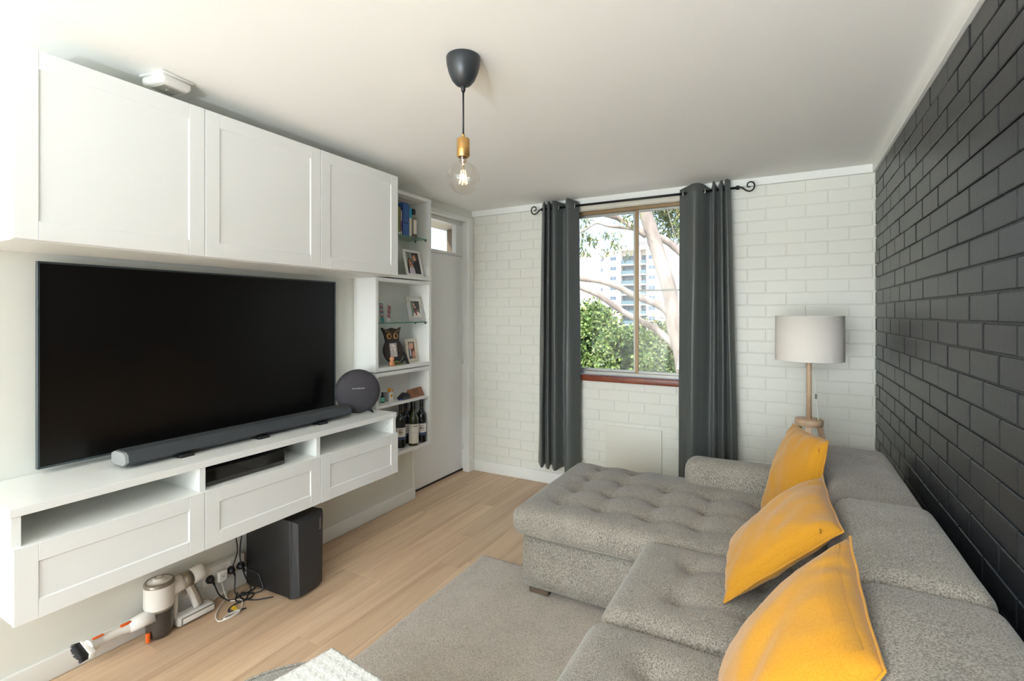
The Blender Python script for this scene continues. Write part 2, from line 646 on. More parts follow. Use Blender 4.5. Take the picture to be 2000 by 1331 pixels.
# unseen rear wall; wide opening added to go with the rear fill light
mb = MB()
mb.box(XL - 0.14, -2.35, YB - 0.2, YB, 0, ZC)
mb.box(0.3, XR + 0.2, YB - 0.2, YB, 0, ZC)
mb.box(-2.35, 0.3, YB - 0.2, YB, 2.3, ZC)
struct(mb.build('wall_rear', M_WALL), 'white rear wall with a wide opening added for light')
struct(bx('balcony_slab', mat('concrete', (190, 188, 182), 0.8), None, -4.5, 2.5, -9.2, YB - 0.2, ZC + 0.02, ZC + 0.2), 'added slab over the rear opening that blocks the sun')  # unseen slab added to keep the sun out of the rear opening
struct(bx('balcony_floor', mat('concrete', (190, 188, 182), 0.8), None, -4.5, 2.5, -9.2, YB - 0.2, -0.25, -0.05), 'concrete balcony floor outside the rear opening')

# door with transom window
door = thing('door_1', None, None, (-2.70, 3.5, 0))
struct(door, 'flush white door with a glazed transom')
bx('door_leaf', M_DOOR, door, -2.735, -2.698, DY0 + 0.02, 3.905, 0.012, 2.018, 0.002, 1)
bx('transom_bar', M_TRIM, door, -2.745, -2.69, DY0 + 0.02, 3.91, 2.02, 2.046, 0.002, 1)
bx('transom_stile', M_TRIM, door, -2.745, -2.695, 3.803, 3.91, 2.046, 2.31, 0.002, 1)
bx('transom_stile', M_TRIM, door, -2.745, -2.695, DY0 + 0.02, DY0 + 0.09, 2.046, 2.31, 0.002, 1)
bx('transom_head', M_TRIM, door, -2.745, -2.69, DY0 + 0.02, 3.91, 2.31, 2.345, 0.002, 1)
bx('transom_pane', M_GLASS, door, -2.722, -2.718, DY0 + 0.09, 3.803, 2.046, 2.31)
bx('door_jamb', M_TRIM, door, -2.745, -2.60, 3.905, 3.935, 0.0, 2.37, 0.003, 1)
bx('door_jamb', M_TRIM, door, -2.745, -2.608, DY0, DY0 + 0.022, 0.0, 2.345, 0.002, 1)
bx('door_casing', M_TRIM, door, -2.612, -2.592, 3.862, 3.948, 0.1, 2.40 - 0.03, 0.003, 1)
bx('door_casing', M_TRIM, door, -2.612, -2.594, DY0 - 0.03, 3.948, 2.335, 2.375, 0.003, 1)
bx('plinth_block', M_TRIM, door, -2.66, -2.585, 3.858, 3.95, 0.0, 0.104, 0.003, 1)
for zz in (0.25, 1.056, 1.80):
    mbh = MB().box(-2.70, -2.690, 3.888, 3.908, zz - 0.05, zz + 0.05, 0.002, 1)
    mbh.tube([(-2.688, 3.906, zz - 0.052), (-2.688, 3.906, zz + 0.052)], 0.006, 8)
    mbh.build('hinge', M_TRIM, door)
struct(bx('door_sill', mat('dark_rubber', (40, 38, 36), 0.7), None, -2.76, -2.69, DY0 + 0.02, 3.905, -0.006, 0.012), 'dark gap strip under the white door')
# covered walkway beyond the transom
struct(bx('walkway_ceiling', mat('cream_render', (214, 205, 182), 0.8), None, -3.56, XL - 0.16, 1.0, 5.2, 2.47, 2.62), 'cream walkway soffit beyond the transom')
struct(bx('walkway_pier', mat('brown_brickwork', (140, 122, 98), 0.8, bump=(20, 0.5, 0.01)), None, -3.5, -3.2, 4.75, 5.05, -0.2, 2.47), 'brown brick pier on the walkway')
struct(bx('walkway_floor', mat('concrete', (190, 188, 182), 0.8), None, -5.2, XL - 0.16, 1.0, 4.9, -0.3, -0.02), 'concrete walkway floor')

# ------------------------------------------------------------------ window
M_ALU = mat('bronze_aluminium', (146, 120, 88), 0.4, 0.35)
M_ALUW = mat('grey_aluminium', (176, 176, 170), 0.4, 0.3)
M_REVEAL = mat('reveal_cream_paint', (214, 210, 196), 0.5)
M_JARRAH = mat('jarrah_timber', (138, 66, 34), 0.35, vary=(6, (108, 48, 25), 0.35, 0.7), stretch=(2, 14, 14), bump=(40, 0.15, 0.001))
win = thing('window_1', None, None, ((WX0 + WX1) / 2, 4.02, WZ0))
struct(win, 'aluminium sliding window between the charcoal curtains')
yw = 4.03
mb = MB()
mb.box(WX0, WX0 + 0.02, YF + 0.004, 4.15, WZ0, WZ1)
mb.box(WX1 - 0.02, WX1, YF + 0.004, 4.15, WZ0, WZ1)
mb.build('reveal', M_REVEAL, win)
bx('window_head', M_REVEAL, win, WX0, WX1, YF + 0.002, 4.15, 2.345, WZ1 + 0.0)
bx('head_architrave', M_REVEAL, win, WX0 - 0.04, WX1 + 0.04, YF - 0.012, YF + 0.01, 2.350, 2.395, 0.002, 1)
# outer aluminium frame
bx('frame_rail', M_ALU, win, WX0 + 0.02, WX1 - 0.02, 3.985, 4.06, 2.318, 2.345, 0.002, 1)
bx('frame_rail', M_ALUW, win, WX0 + 0.02, WX1 - 0.02, 3.985, 4.06, 0.972, 0.998, 0.002, 1)
bx('frame_stile', M_ALU, win, WX0 + 0.02, WX0 + 0.045, 3.985, 4.06, 0.998, 2.318, 0.002, 1)
bx('frame_stile', M_ALU, win, WX1 - 0.045, WX1 - 0.02, 3.985, 4.06, 0.998, 2.318, 0.002, 1)
XM = -1.062
for nm, a0, a1, yy in (('fixed', WX0 + 0.045, XM - 0.002, 4.035), ('slide', XM - 0.008, WX1 - 0.045, 4.008)):
    s = bpy.data.objects.new('sash', None)
    COL.objects.link(s)
    s.parent = win
    s.matrix_basis = wmat(win).inverted() @ Matrix.Translation(((a0 + a1) / 2, yy, 1.0))
    t = 0.026
    bx('stile', M_ALU if nm == 'slide' else M_ALUW, s, a0, a0 + t, yy - 0.012, yy + 0.012, 0.998, 2.318, 0.002, 1)
    bx('stile', M_ALUW if nm == 'fixed' else M_ALU, s, a1 - t, a1, yy - 0.012, yy + 0.012, 0.998, 2.318, 0.002, 1)
    bx('rail', M_ALUW, s, a0 + t, a1 - t, yy - 0.012, yy + 0.012, 0.998, 1.018, 0.002, 1)
    bx('rail', M_ALUW, s, a0 + t, a1 - t, yy - 0.012, yy + 0.012, 2.300, 2.318, 0.002, 1)
    if nm == 'slide':
        bx('glazing_bar', M_ALUW, s, a0 + t, a1 - t, yy - 0.008, yy + 0.008, 1.660, 1.674, 0.001, 1)
    bx('pane', M_GLASS, s, a0 + t, a1 - t, yy - 0.002, yy + 0.002, 1.0, 2.316)
bx('window_sill', M_JARRAH, win, WX0 - 0.03, WX1 + 0.03, YF - 0.03, 3.985, 0.922, 0.970, 0.004, 2)
# access panel low on the wall
tag(bx('access_panel', mat('panel_paint', (224, 223, 212), 0.5, bump=(30, 0.1, 0.002)), None, -1.296, -0.847, YF - 0.014, YF + 0.004, 0.11, 0.568, 0.004, 2),
    'square painted cover panel on the white brick under the window', 'panel')

# ------------------------------------------------------------------ television wall furniture
def shaker(parent, name, y0, y1, z0, z1, xf, sw=0.062, th=0.018):
    """framed front facing +X: two stiles, two rails, a recessed panel"""
    d = bpy.data.objects.new(name, None)
    COL.objects.link(d)
    d.parent = parent
    d.matrix_basis = wmat(parent).inverted() @ Matrix.Translation((xf, (y0 + y1) / 2, z0))
    g = 0.0004
    bx('stile', M_CAB, d, xf - th, xf, y0, y0 + sw, z0, z1, 0.0012, 1)
    bx('stile', M_CAB, d, xf - th, xf, y1 - sw, y1, z0, z1, 0.0012, 1)
    bx('rail', M_CAB, d, xf - th, xf, y0 + sw + g, y1 - sw - g, z0, z0 + sw, 0.0012, 1)
    bx('rail', M_CAB, d, xf - th, xf, y0 + sw + g, y1 - sw - g, z1 - sw, z1, 0.0012, 1)
    mb = MB()
    a0, a1, b0, b1 = y0 + sw, y1 - sw, z0 + sw, z1 - sw
    i, dep = 0.003, 0.0045
    vs = [(xf - 0.001, a0, b0), (xf - 0.001, a1, b0), (xf - 0.001, a1, b1), (xf - 0.001, a0, b1),
          (xf - dep, a0 + i, b0 + i), (xf - dep, a1 - i, b0 + i), (xf - dep, a1 - i, b1 - i), (xf - dep, a0 + i, b1 - i)]
    mb.add(vs, [(4, 5, 6, 7), (0, 1, 5, 4), (1, 2, 6, 5), (2, 3, 7, 6), (3, 0, 4, 7)])
    mb.box(xf - th, xf - dep - 0.001, a0, a1, b0, b1)
    mb.build('panel', M_CAB, d, normals=False)
    return d

DXF = -2.18          # door plane
YS = (0.623, 1.2275, 1.832, 2.4365)
cab_labels = ('large white shaker wall cabinet at the outer end of the row above the television',
              'white shaker wall cabinet in the middle of the three above the television',
              'white shaker wall cabinet next to the display shelves')
for i in range(3):
    y0, y1 = YS[i], YS[i + 1]
    c = thing('wall_cabinet', cab_labels[i], 'cabinet', (XL, (y0 + y1) / 2, 1.72), 0, 'wall cabinets above the television')
    t = 0.018
    bx('side_panel', M_CABIN, c, XL + 0.001, -2.2, y0 + 0.0005, y0 + t, 1.745, 2.338, 0.001, 1)
    bx('side_panel', M_CABIN, c, XL + 0.001, -2.2, y1 - t, y1 - 0.0005, 1.745, 2.338, 0.001, 1)
    bx('back_panel', M_CABIN, c, XL + 0.001, XL + 0.008, y0 + t, y1 - t, 1.74, 2.35)
    bx('bottom_panel', M_CABIN, c, XL + 0.001, -2.2, y0 + 0.0005, y1 - 0.0005, 1.722, 1.745, 0.001, 1)
    bx('top_panel', M_CABIN, c, XL + 0.001, -2.2, y0 + 0.0005, y1 - 0.0005, 2.338, 2.360, 0.001, 1)
    shaker(c, 'door', y0 + 0.0015, y1 - 0.0015, 1.7265, 2.359, DXF)

tvb = thing('television_bench', 'long white floating television bench with three drawer fronts and open slots', 'tv bench', (XL, 1.53, 0.46))
zt, zb = 0.846, 0.4705
bx('top', M_CAB, tvb, XL + 0.001, -2.196, 0.619, 2.4405, 0.8165, zt, 0.0012, 1)
bx('bottom', M_CABIN, tvb, XL + 0.001, -2.2, 0.623, 2.4365, zb, zb + 0.024, 0.001, 1)
for i, y in enumerate(YS):
    if i == 0:
        a0, a1 = y, y + 0.026
    elif i == 3:
        a0, a1 = y - 0.026, y
    else:
        a0, a1 = y - 0.013, y + 0.013
    o = bx('side_panel' if i in (0, 3) else 'divider', M_CAB, tvb, XL + 0.001, -2.2, a0, a1, zb + 0.024, 0.8165, 0.001, 1)
    if i == 3:
        for zz in (0.735, 0.775):
            MB().tube([(-2.25, a0 - 0.001, zz), (-2.25, a0 + 0.002, zz)], 0.0025, 8).build('pin_hole', M_CHARC, tvb)
for i in range(3):
    y0, y1 = YS[i] + 0.013, YS[i + 1] - 0.013
    if i == 0: y0 += 0.013
    if i == 2: y1 -= 0.013
    bx('slot_shelf', M_CABIN, tvb, XL + 0.01, -2.203, y0, y1, 0.698, 0.716, 0.001, 1)
    bx('back_panel', M_CABIN, tvb, XL + 0.001, XL + 0.008, y0, y1, zb, 0.8165)
    shaker(tvb, 'drawer', YS[i] + 0.0015, YS[i + 1] - 0.0015, 0.4655, 0.7175, DXF)

# television
tv = thing('television', 'large flat black television on the white wall', 'television', (-2.58, 1.533, 0.87))
bx('housing', M_BLACK, tv, XL + 0.03, -2.566, 0.803, 2.264, 0.874, 1.684, 0.004, 2)
bx('wall_mount', M_BLACK, tv, XL + 0.001, XL + 0.03, 1.3, 1.76, 1.1, 1.45, 0.002, 1)
mb = MB()
for (a0, a1, b0, b1) in ((0.800, 2.267, 0.871, 0.879), (0.800, 2.267, 1.679, 1.687), (0.800, 0.808, 0.879, 1.679), (2.259, 2.267, 0.879, 1.679)):
    mb.box(-2.575, -2.556, a0, a1, b0, b1, 0.001, 1)
mb.build('bezel', mat('gunmetal_bezel', (72, 80, 84), 0.35, 0.5), tv)
bx('screen', mat('television_screen', (7, 6, 6), 0.28, spec=0.35, vary=(900, (20, 18, 16), 0.45, 0.72)), tv, -2.568, -2.562, 0.808, 2.259, 0.879, 1.679)

# soundbar
sb = thing('soundbar', 'long charcoal soundbar on the bench in front of the television', 'soundbar', (-2.39, 1.59, zt))
poly = [(-2.455, 0.868), (-2.43, 0.858), (-2.352, 0.858), (-2.328, 0.874), (-2.335, 0.905), (-2.355, 0.917), (-2.43, 0.917), (-2.455, 0.905)]
def ybar(poly, y0, y1):
    n = len(poly)
    vs = [(a, y0, b) for a, b in poly] + [(a, y1, b) for a, b in poly]
    return vs, [tuple(range(n)), tuple(range(n, 2 * n))] + [(i, (i + 1) % n, n + (i + 1) % n, n + i) for i in range(n)]
mb = MB(); mb.add(*ybar(poly, 1.012, 2.185)); mb.build('grille', mat('charcoal_grille', (62, 65, 68), 0.6, bump=(700, 0.3, 0.0008)), sb)
mb = MB(); mb.add(*ybar([(-2.39 + (a + 2.39) * 0.93, 0.887 + (b - 0.887) * 0.9) for a, b in poly], 1.0, 1.012)); mb.build('end_cap', mat('grey_end_cap', (150, 151, 150), 0.4), sb)
mb = MB(); mb.add(*ybar([(-2.39 + (a + 2.39) * 0.93, 0.887 + (b - 0.887) * 0.9) for a, b in poly], 2.185, 2.197)); mb.build('end_cap', M_CHARC, sb)
for y in (1.23, 1.6, 1.97):
    bx('foot', M_BLACK, sb, -2.41, -2.318, y - 0.03, y + 0.03, zt, 0.860, 0.002, 1)
bx('badge', M_CHROME, sb, -2.3345, -2.3335, 1.565, 1.625, 0.876, 0.8775)

# small receiver box in the middle slot
rb = thing('media_box', 'low black set top box in the open slot of the bench', 'media box', (-2.35, 1.46, 0.716))
bx('case', M_BLACK, rb, -2.42, -2.236, 1.262, 1.655, 0.719, 0.790, 0.003, 2)
bx('display', mat('gloss_black', (10, 11, 11), 0.06, coat=0.6), rb, -2.237, -2.233, 1.268, 1.651, 0.738, 0.786, 0.001, 1)
bx('front_strip', mat('dark_steel', (78, 76, 74), 0.35, 0.6), rb, -2.237, -2.2325, 1.266, 1.653, 0.7195, 0.737, 0.001, 1)
MB().tube(cr([(-2.4, 1.66, 0.76), (-2.33, 1.675, 0.772), (-2.27, 1.69, 0.79), (-2.30, 1.72, 0.80), (-2.45, 1.72, 0.78)], 8), 0.004, 8).build('cable', M_BLACK, rb)

# round loudspeaker, turned towards the room
sp = thing('round_speaker', 'round black fabric loudspeaker standing on the bench beside the television', 'speaker', (-2.385, 2.29, zt))
ang = math.atan2(-2.29 + 0.0, 2.385) + R(6)
Mz = Matrix.Translation((-2.385, 2.29, zt + 0.006 + 0.136)) @ Matrix.Rotation(ang, 4, 'Z') @ Matrix.Rotation(R(-7), 4, 'Y')
Mr = Mz @ Matrix.Rotation(R(90), 4, 'Y')
MB().lathe([(0.0, 0.046), (0.04, 0.0445), (0.08, 0.040), (0.105, 0.034), (0.122, 0.026), (0.132, 0.016), (0.136, 0.006), (0.136, -0.002)], n=48, M=Mr).build('fabric_front', mat('speaker_fabric', (58, 55, 60), 0.75, bump=(600, 0.3, 0.001)), sp)
MB().lathe([(0.136, -0.002), (0.137, -0.008), (0.134, -0.018), (0.12, -0.032), (0.09, -0.045), (0.05, -0.052), (0, -0.054)], n=48, M=Mr).build('back_shell', M_BLACK, sp)
MB().ring(0.1352, 0.0035, (0, 0, 0), M=Mz, n=48).build('rim', M_BLACK, sp)
for s in (-1, 1):
    MB().tube([Mz @ Vector((0.0, 0.062 * s, -0.118)), Mz @ Vector((0.002, 0.085 * s, -0.128))] + [Vector((Mz @ Vector((0.0, 0.092 * s, 0))).to_tuple()[:2] + (zt + 0.003,))], [0.01, 0.008, 0.006], 8).build('foot', M_BLACK, sp)
text('harman/kardon', 0.0125, sp, Mz @ Matrix.Translation((0.0475, 0, 0.018)) @ FACE_X, mat('logo_silver', (220, 220, 222), 0.3, 0.4), 'logo')

# ------------------------------------------------------------------ display shelf units
SX0, SX1, SY0, SY1 = XL + 0.001, -2.405, 2.468, 3.062
def unit(label, z0, z1):
    u = thing('display_shelf', label, 'shelf unit', (XL, (SY0 + SY1) / 2, z0), 0, 'stacked open display shelves')
    t = 0.026
    bx('top', M_CAB, u, SX0, SX1, SY0, SY1, z1 - t, z1 - 0.001, 0.001, 1)
    bx('bottom', M_CAB, u, SX0, SX1, SY0, SY1, z0, z0 + t, 0.001, 1)
    bx('side_panel', M_CAB, u, SX0, SX1, SY0, SY0 + t, z0 + t, z1 - t, 0.001, 1)
    bx('side_panel', M_CAB, u, SX0, SX1, SY1 - t, SY1, z0 + t, z1 - t, 0.001, 1)
    bx('back_panel', M_CABIN, u, SX0, SX0 + 0.006, SY0 + t, SY1 - t, z0 + t, z1 - t)
    mb = MB()
    z = z0 + 0.07
    while z < z1 - 0.06:
        for x in (SX1 - 0.03, SX1 - 0.13):
            mb.tube([(x, SY1 - t - 0.0006, z), (x, SY1 - t + 0.001, z)], 0.0022, 6)
        z += 0.032
    tag(mb.build('pin_holes', mat('pin_hole_grey', (150, 150, 146), 0.6), u), kind='stuff')
    return u
def glass_shelf(u, z):
    t = 0.026
    bx('glass_shelf', M_SHELFGLASS, u, SX0 + 0.008, SX1 - 0.018, SY0 + t + 0.002, SY1 - t - 0.002, z - 0.006, z)
    bx('shelf_edge', M_SHELFEDGE, u, SX1 - 0.018, SX1 - 0.0165, SY0 + t + 0.002, SY1 - t - 0.002, z - 0.006, z)
    for x in (SX1 - 0.03, SX1 - 0.13):
        MB().tube([(x, SY1 - t, z - 0.011), (x, SY1 - t - 0.014, z - 0.011)], 0.0048, 8).build('shelf_pin', M_CHARC, u)
uA = unit('top white display shelf unit holding books and a bottle', 1.735, 2.362)
uB = unit('middle white display shelf unit holding the owl and photo frames', 1.085, 1.727)
uC = unit('lowest white display shelf unit holding wine bottles', 0.475, 1.079)
GA, GB, WS = 2.052, 1.418, 0.852
glass_shelf(uA, GA)
glass_shelf(uB, GB)
bx('shelf', M_CAB, uC, SX0 + 0.008, SX1 - 0.006, SY0 + 0.027, SY1 - 0.027, WS - 0.018, WS, 0.001, 1)
MB().box(-2.53, -2.50, 2.5, 2.93, 2.318, 2.335, 0.002, 1).build('light_strip', mat('aluminium', (190, 188, 182), 0.35, 0.8), uA)

# ---- books on the glass shelf
def book(label, x0, x1, y0, y1, h, cover, z=GA, marks=None):
    b = thing('book', label, 'book', ((x0 + x1) / 2, (y0 + y1) / 2, z), 0, 'books on the glass shelf')
    mc = mat('cover_%d_%d_%d' % cover, cover, 0.4)
    mb = MB()
    mb.box(x0, x1, y0, y0 + 0.0025, z, z + h)
    mb.box(x0, x1, y1 - 0.0025, y1, z, z + h)
    mb.box(x1 - 0.0025, x1, y0, y1, z, z + h, 0.001, 1)
    mb.build('cover', mc, b)
    bx('pages', mat('paper', (236, 231, 218), 0.8), b, x0 + 0.003, x1 - 0.003, y0 + 0.0025, y1 - 0.0025, z + 0.003, z + h - 0.003)
    for (a0, a1, b0, b1, c) in (marks or []):
        bx('spine_print', mat('print_%d_%d_%d' % c, c, 0.5), b, x1, x1 + 0.0006, y0 + (y1 - y0) * a0, y0 + (y1 - y0) * a1, z + h * b0, z + h * b1)
    return b
book('green book at the cabinet end of the glass shelf', -2.6 + 0.01, -2.455, 2.742, 2.772, 0.205, (116, 124, 58), marks=[(0.2, 0.8, 0.03, 0.1, (230, 226, 210))])
book('thin purple book beside the blue binder', -2.59, -2.457, 2.774, 2.788, 0.19, (134, 72, 146), marks=[(0.1, 0.9, 0.02, 0.16, (232, 228, 224)), (0.2, 0.8, 0.55, 0.95, (226, 205, 228))])
book('thick royal blue book, tallest on the glass shelf', -2.595, -2.452, 2.79, 2.858, 0.243, (44, 92, 160), marks=[(0.25, 0.45, 0.38, 0.42, (20, 24, 40)), (0.6, 0.8, 0.38, 0.42, (20, 24, 40))])
book('slim cream book with a turquoise top', -2.58, -2.452, 2.862, 2.89, 0.216, (226, 218, 202), marks=[(0.0, 1.0, 0.66, 1.0, (20, 150, 196))])

# perfume style bottle
pb = thing('glass_bottle', 'square clear glass bottle with a black stopper on the glass shelf', 'bottle', (-2.475, 2.93, GA))
mb = MB().box(-2.50, -2.45, 2.905, 2.957, GA, GA + 0.15, 0.008, 3)
mb.lathe([(0.024, 0.15), (0.014, 0.162), (0.012, 0.178)], (-2.475, 2.931, GA), 16)
mb.build('bottle_glass', glass_mat('clear_bottle', (240, 240, 236), 0.12, rough=0.03), pb)
bx('amber_base', mat('amber_liquid', (134, 72, 40), 0.15), pb, -2.497, -2.453, 2.908, 2.954, GA + 0.004, GA + 0.026, 0.004, 2)
bx('bottle_label', mat('label_cream', (238, 228, 216), 0.5), pb, -2.4495, -2.449, 2.908, 2.942, GA + 0.032, GA + 0.135)
bx('stopper', M_BLACK, pb, -2.490, -2.460, 2.915, 2.945, GA + 0.178, GA + 0.222, 0.006, 3)

# ---- picture frames and prints
def print_shapes(parent, Mx, w, h, bgc, shapes, name='photo_print'):
    """flat photographic print built from coloured patches; Mx: local x out, y across, z up, origin bottom centre"""
    mb = MB()
    mats = [mat('print_%d_%d_%d' % bgc, bgc, 0.35)]
    mb.add([(0, -w / 2, 0), (0, w / 2, 0), (0, w / 2, h), (0, -w / 2, h)], [(0, 1, 2, 3)], 0, False, Mx)
    for q, (kind, cx, cy, rx, ry, c) in enumerate(shapes):
        m = mat('print_%d_%d_%d' % c, c, 0.35)
        if m not in mats:
            mats.append(m)
        e = 0.00012 * (q + 1)
        pts = []
        n = 18 if kind == 'e' else 4
        for i in range(n):
            if kind == 'e':
                A = 2 * math.pi * i / n
                a, b = cx + rx * math.cos(A), cy + ry * math.sin(A)
            else:
                a, b = ((cx - rx, cy - ry), (cx + rx, cy - ry), (cx + rx, cy + ry), (cx - rx, cy + ry))[i]
            a, b = min(max(a, 0), 1), min(max(b, 0), 1)
            pts.append((e, (a - 0.5) * w, b * h))
        mb.add(pts, [tuple(range(n))], mats.index(m), False, Mx)
    return mb.build(name, mats, parent, normals=False)

def lean(x, y, z, tilt, yaw=0.0):
    return Matrix.Translation((x, y, z)) @ Matrix.Rotation(yaw, 4, 'Z') @ Matrix.Rotation(-tilt, 4, 'Y')

def frame(label, x, y, z, w, h, bw, m, tilt, yaw, bgc, shapes, relief=None, stand=True, depth=0.014):
    f = thing('framed_photograph', label, 'photo frame', (x, y, z), 0, 'framed photographs on the display shelves')
    Mx = lean(x, y, z + 0.001, tilt, yaw)
    mb = MB()
    for (a0, a1, b0, b1) in ((-w / 2, w / 2, 0, bw), (-w / 2, w / 2, h - bw, h), (-w / 2, -w / 2 + bw, bw, h - bw), (w / 2 - bw, w / 2, bw, h - bw)):
        mb.box(-depth, 0, a0, a1, b0, b1, 0.0015, 2, 0, Mx)
    if relief:
        for _ in range(relief):
            side = random.random()
            if side < 0.5:
                a = random.uniform(-w / 2 + 0.004, w / 2 - 0.004); b = random.choice((random.uniform(0.004, bw - 0.003), random.uniform(h - bw + 0.003, h - 0.004)))
            else:
                b = random.uniform(0.004, h - 0.004); a = random.choice((-1, 1)) * random.uniform(w / 2 - bw + 0.003, w / 2 - 0.004)
            r_ = random.uniform(0.002, 0.0042)
            mb.lathe([(r_, 0), (r_ * 0.7, r_ * 0.6), (0, r_ * 0.9)], n=6, M=Mx @ Matrix.Translation((0, a, b)) @ Matrix.Rotation(R(90), 4, 'Y'))
    mb.build('frame', m, f)
    MB().box(-depth, -depth + 0.003, -w / 2 + 0.003, w / 2 - 0.003, 0.003, h - 0.003, 0, 1, 0, Mx).build('backing_board', M_BLACK, f)
    print_shapes(f, Mx @ Matrix.Translation((-depth * 0.55, 0, bw - 0.001)), w - 2 * bw + 0.003, h - 2 * bw + 0.003, bgc, shapes)
    if stand:
        tp = Mx @ Vector((-depth, 0, h * 0.55))
        off = Matrix.Rotation(yaw, 3, 'Z') @ Vector((-0.06, 0, 0))
        ft = Vector((x, y, z + 0.001)) + off
        mb = MB()
        sv = Matrix.Rotation(yaw, 3, 'Z') @ Vector((0, 0.018, 0))
        q = [tp - sv * 0.5, tp + sv * 0.5, ft + sv, ft - sv]
        n_ = (q[1] - q[0]).cross(q[2] - q[1]).normalized() * 0.0015
        mb.add([p + n_ for p in q] + [p - n_ for p in q], [(0, 1, 2, 3), (7, 6, 5, 4), (0, 4, 5, 1), (1, 5, 6, 2), (2, 6, 7, 3), (3, 7, 4, 0)])
        mb.build('easel_back', M_BLACK, f)
    return f

SK1, SK2 = (206, 150, 122), (176, 116, 88)
frame('white framed photograph of two smiling people on the top unit', -2.432, 2.915, 1.762, 0.178, 0.205, 0.019, mat('white_frame', (236, 234, 228), 0.4), R(14), R(-4),
      (92, 92, 86), [('r', 0.3, 0.75, 0.3, 0.3, (120, 128, 120)), ('r', 0.75, 0.78, 0.25, 0.2, (74, 66, 58)), ('r', 0.12, 0.8, 0.02, 0.2, (190, 196, 190)), ('r', 0.4, 0.85, 0.02, 0.2, (182, 188, 184)),
                     ('e', 0.74, 0.16, 0.34, 0.48, (52, 50, 56)), ('e', 0.22, 0.1, 0.22, 0.42, (40, 34, 32)), ('e', 0.36, 0.08, 0.2, 0.32, (214, 200, 214)), ('e', 0.33, 0.38, 0.16, 0.08, SK1),
                     ('e', 0.28, 0.56, 0.16, 0.17, (38, 30, 28)), ('e', 0.29, 0.54, 0.115, 0.145, SK2), ('e', 0.64, 0.78, 0.155, 0.17, (30, 26, 24)), ('e', 0.64, 0.74, 0.125, 0.15, SK1),
                     ('e', 0.3, 0.49, 0.045, 0.018, (240, 236, 230)), ('e', 0.645, 0.685, 0.05, 0.018, (240, 236, 230))])
frame('ornate silver framed wedding photograph on the glass shelf', -2.44, 2.945, GB, 0.162, 0.198, 0.036, mat('silver_relief', (198, 196, 188), 0.3, 0.75), R(13), R(-6),
      (96, 104, 80), [('r', 0.15, 0.6, 0.15, 0.4, (128, 140, 112)), ('r', 0.75, 0.75, 0.25, 0.25, (70, 68, 58)), ('e', 0.62, 0.12, 0.4, 0.24, (232, 222, 206)), ('r', 0.5, 0.02, 0.5, 0.06, (226, 216, 200)),
                      ('e', 0.5, 0.5, 0.13, 0.3, (74, 44, 46)), ('e', 0.55, 0.3, 0.1, 0.2, (150, 80, 74)), ('e', 0.42, 0.78, 0.09, 0.1, SK1), ('e', 0.5, 0.62, 0.08, 0.08, (214, 176, 166))], relief=170)
frame('pale patterned frame with a photograph of an embracing couple', -2.50, 2.965, 1.112, 0.132, 0.178, 0.024, mat('cream_frame', (226, 216, 198), 0.45, vary=(160, (176, 158, 132), 0.5, 0.7)), R(8), R(2),
      (120, 118, 112), [('e', 0.3, 0.3, 0.3, 0.36, (70, 72, 84)), ('r', 0.35, 0.38, 0.06, 0.2, (224, 226, 228)), ('e', 0.76, 0.38, 0.24, 0.44, (188, 120, 92)), ('e', 0.72, 0.6, 0.22, 0.3, (110, 60, 44)),
                        ('e', 0.36, 0.72, 0.17, 0.2, (214, 158, 134)), ('e', 0.64, 0.76, 0.16, 0.18, (222, 168, 144)), ('e', 0.8, 0.25, 0.16, 0.2, (214, 150, 122))], relief=60)
frame('grey white frame seen edge on behind the side panel beside the owl', -2.478, 2.575, 1.112, 0.115, 0.18, 0.02, mat('pale_frame', (214, 212, 206), 0.45, vary=(120, (120, 116, 110), 0.6, 0.7)), R(12), R(38),
      (150, 146, 140), [('e', 0.5, 0.4, 0.3, 0.3, (90, 80, 76))])
frame('dark frame edge behind the panel on the glass shelf', -2.49, 2.54, GB, 0.06, 0.11, 0.01, M_CHARC, R(16), R(30), (120, 110, 104), [('e', 0.5, 0.5, 0.3, 0.3, SK1)], stand=False)
frame('black frame corner with a red strip in front of the couple photograph', -2.455, 2.86, 1.112, 0.06, 0.085, 0.008, mat('black_frame', (26, 26, 28), 0.5), R(20), R(50),
      (150, 40, 44), [('e', 0.5, 0.6, 0.3, 0.3, (230, 228, 224))])

# photo booth strips leaning on the back
def strip(label, x, y, w, h, cols, tilt, roll, edge):
    s = thing('photo_strip', label, 'photo strip', (x, y, GB), 0, 'photo booth strips')
    Mx = lean(x, y, GB + 0.002, tilt) @ Matrix.Rotation(roll, 4, 'X')
    MB().box(-0.0012, 0, -w / 2, w / 2, 0, h, 0, 1, 0, Mx).build('card', mat('print_%d_%d_%d' % edge, edge, 0.4), s)
    for i in range(3):
        c = cols[i % len(cols)]
        print_shapes(s, Mx @ Matrix.Translation((0.0004, 0, h * (0.25 + 0.245 * i))), w * 0.82, h * 0.215, c, [('e', 0.55, 0.35, 0.36, 0.42, (52, 36, 40)), ('e', 0.5, 0.5, 0.22, 0.3, (220, 150, 140)), ('e', 0.25, 0.3, 0.2, 0.3, (196, 60, 84))], 'print')
    return s
strip('teal edged photo booth strip leaning on the glass shelf', -2.535, 2.668, 0.036, 0.142, [(190, 190, 200), (176, 180, 196)], R(14), R(-9), (52, 128, 122))
strip('white photo booth strip with brown pictures on the glass shelf', -2.53, 2.725, 0.034, 0.135, [(120, 84, 72), (110, 74, 70)], R(14), R(-18) * -1 * -1, (226, 222, 218))

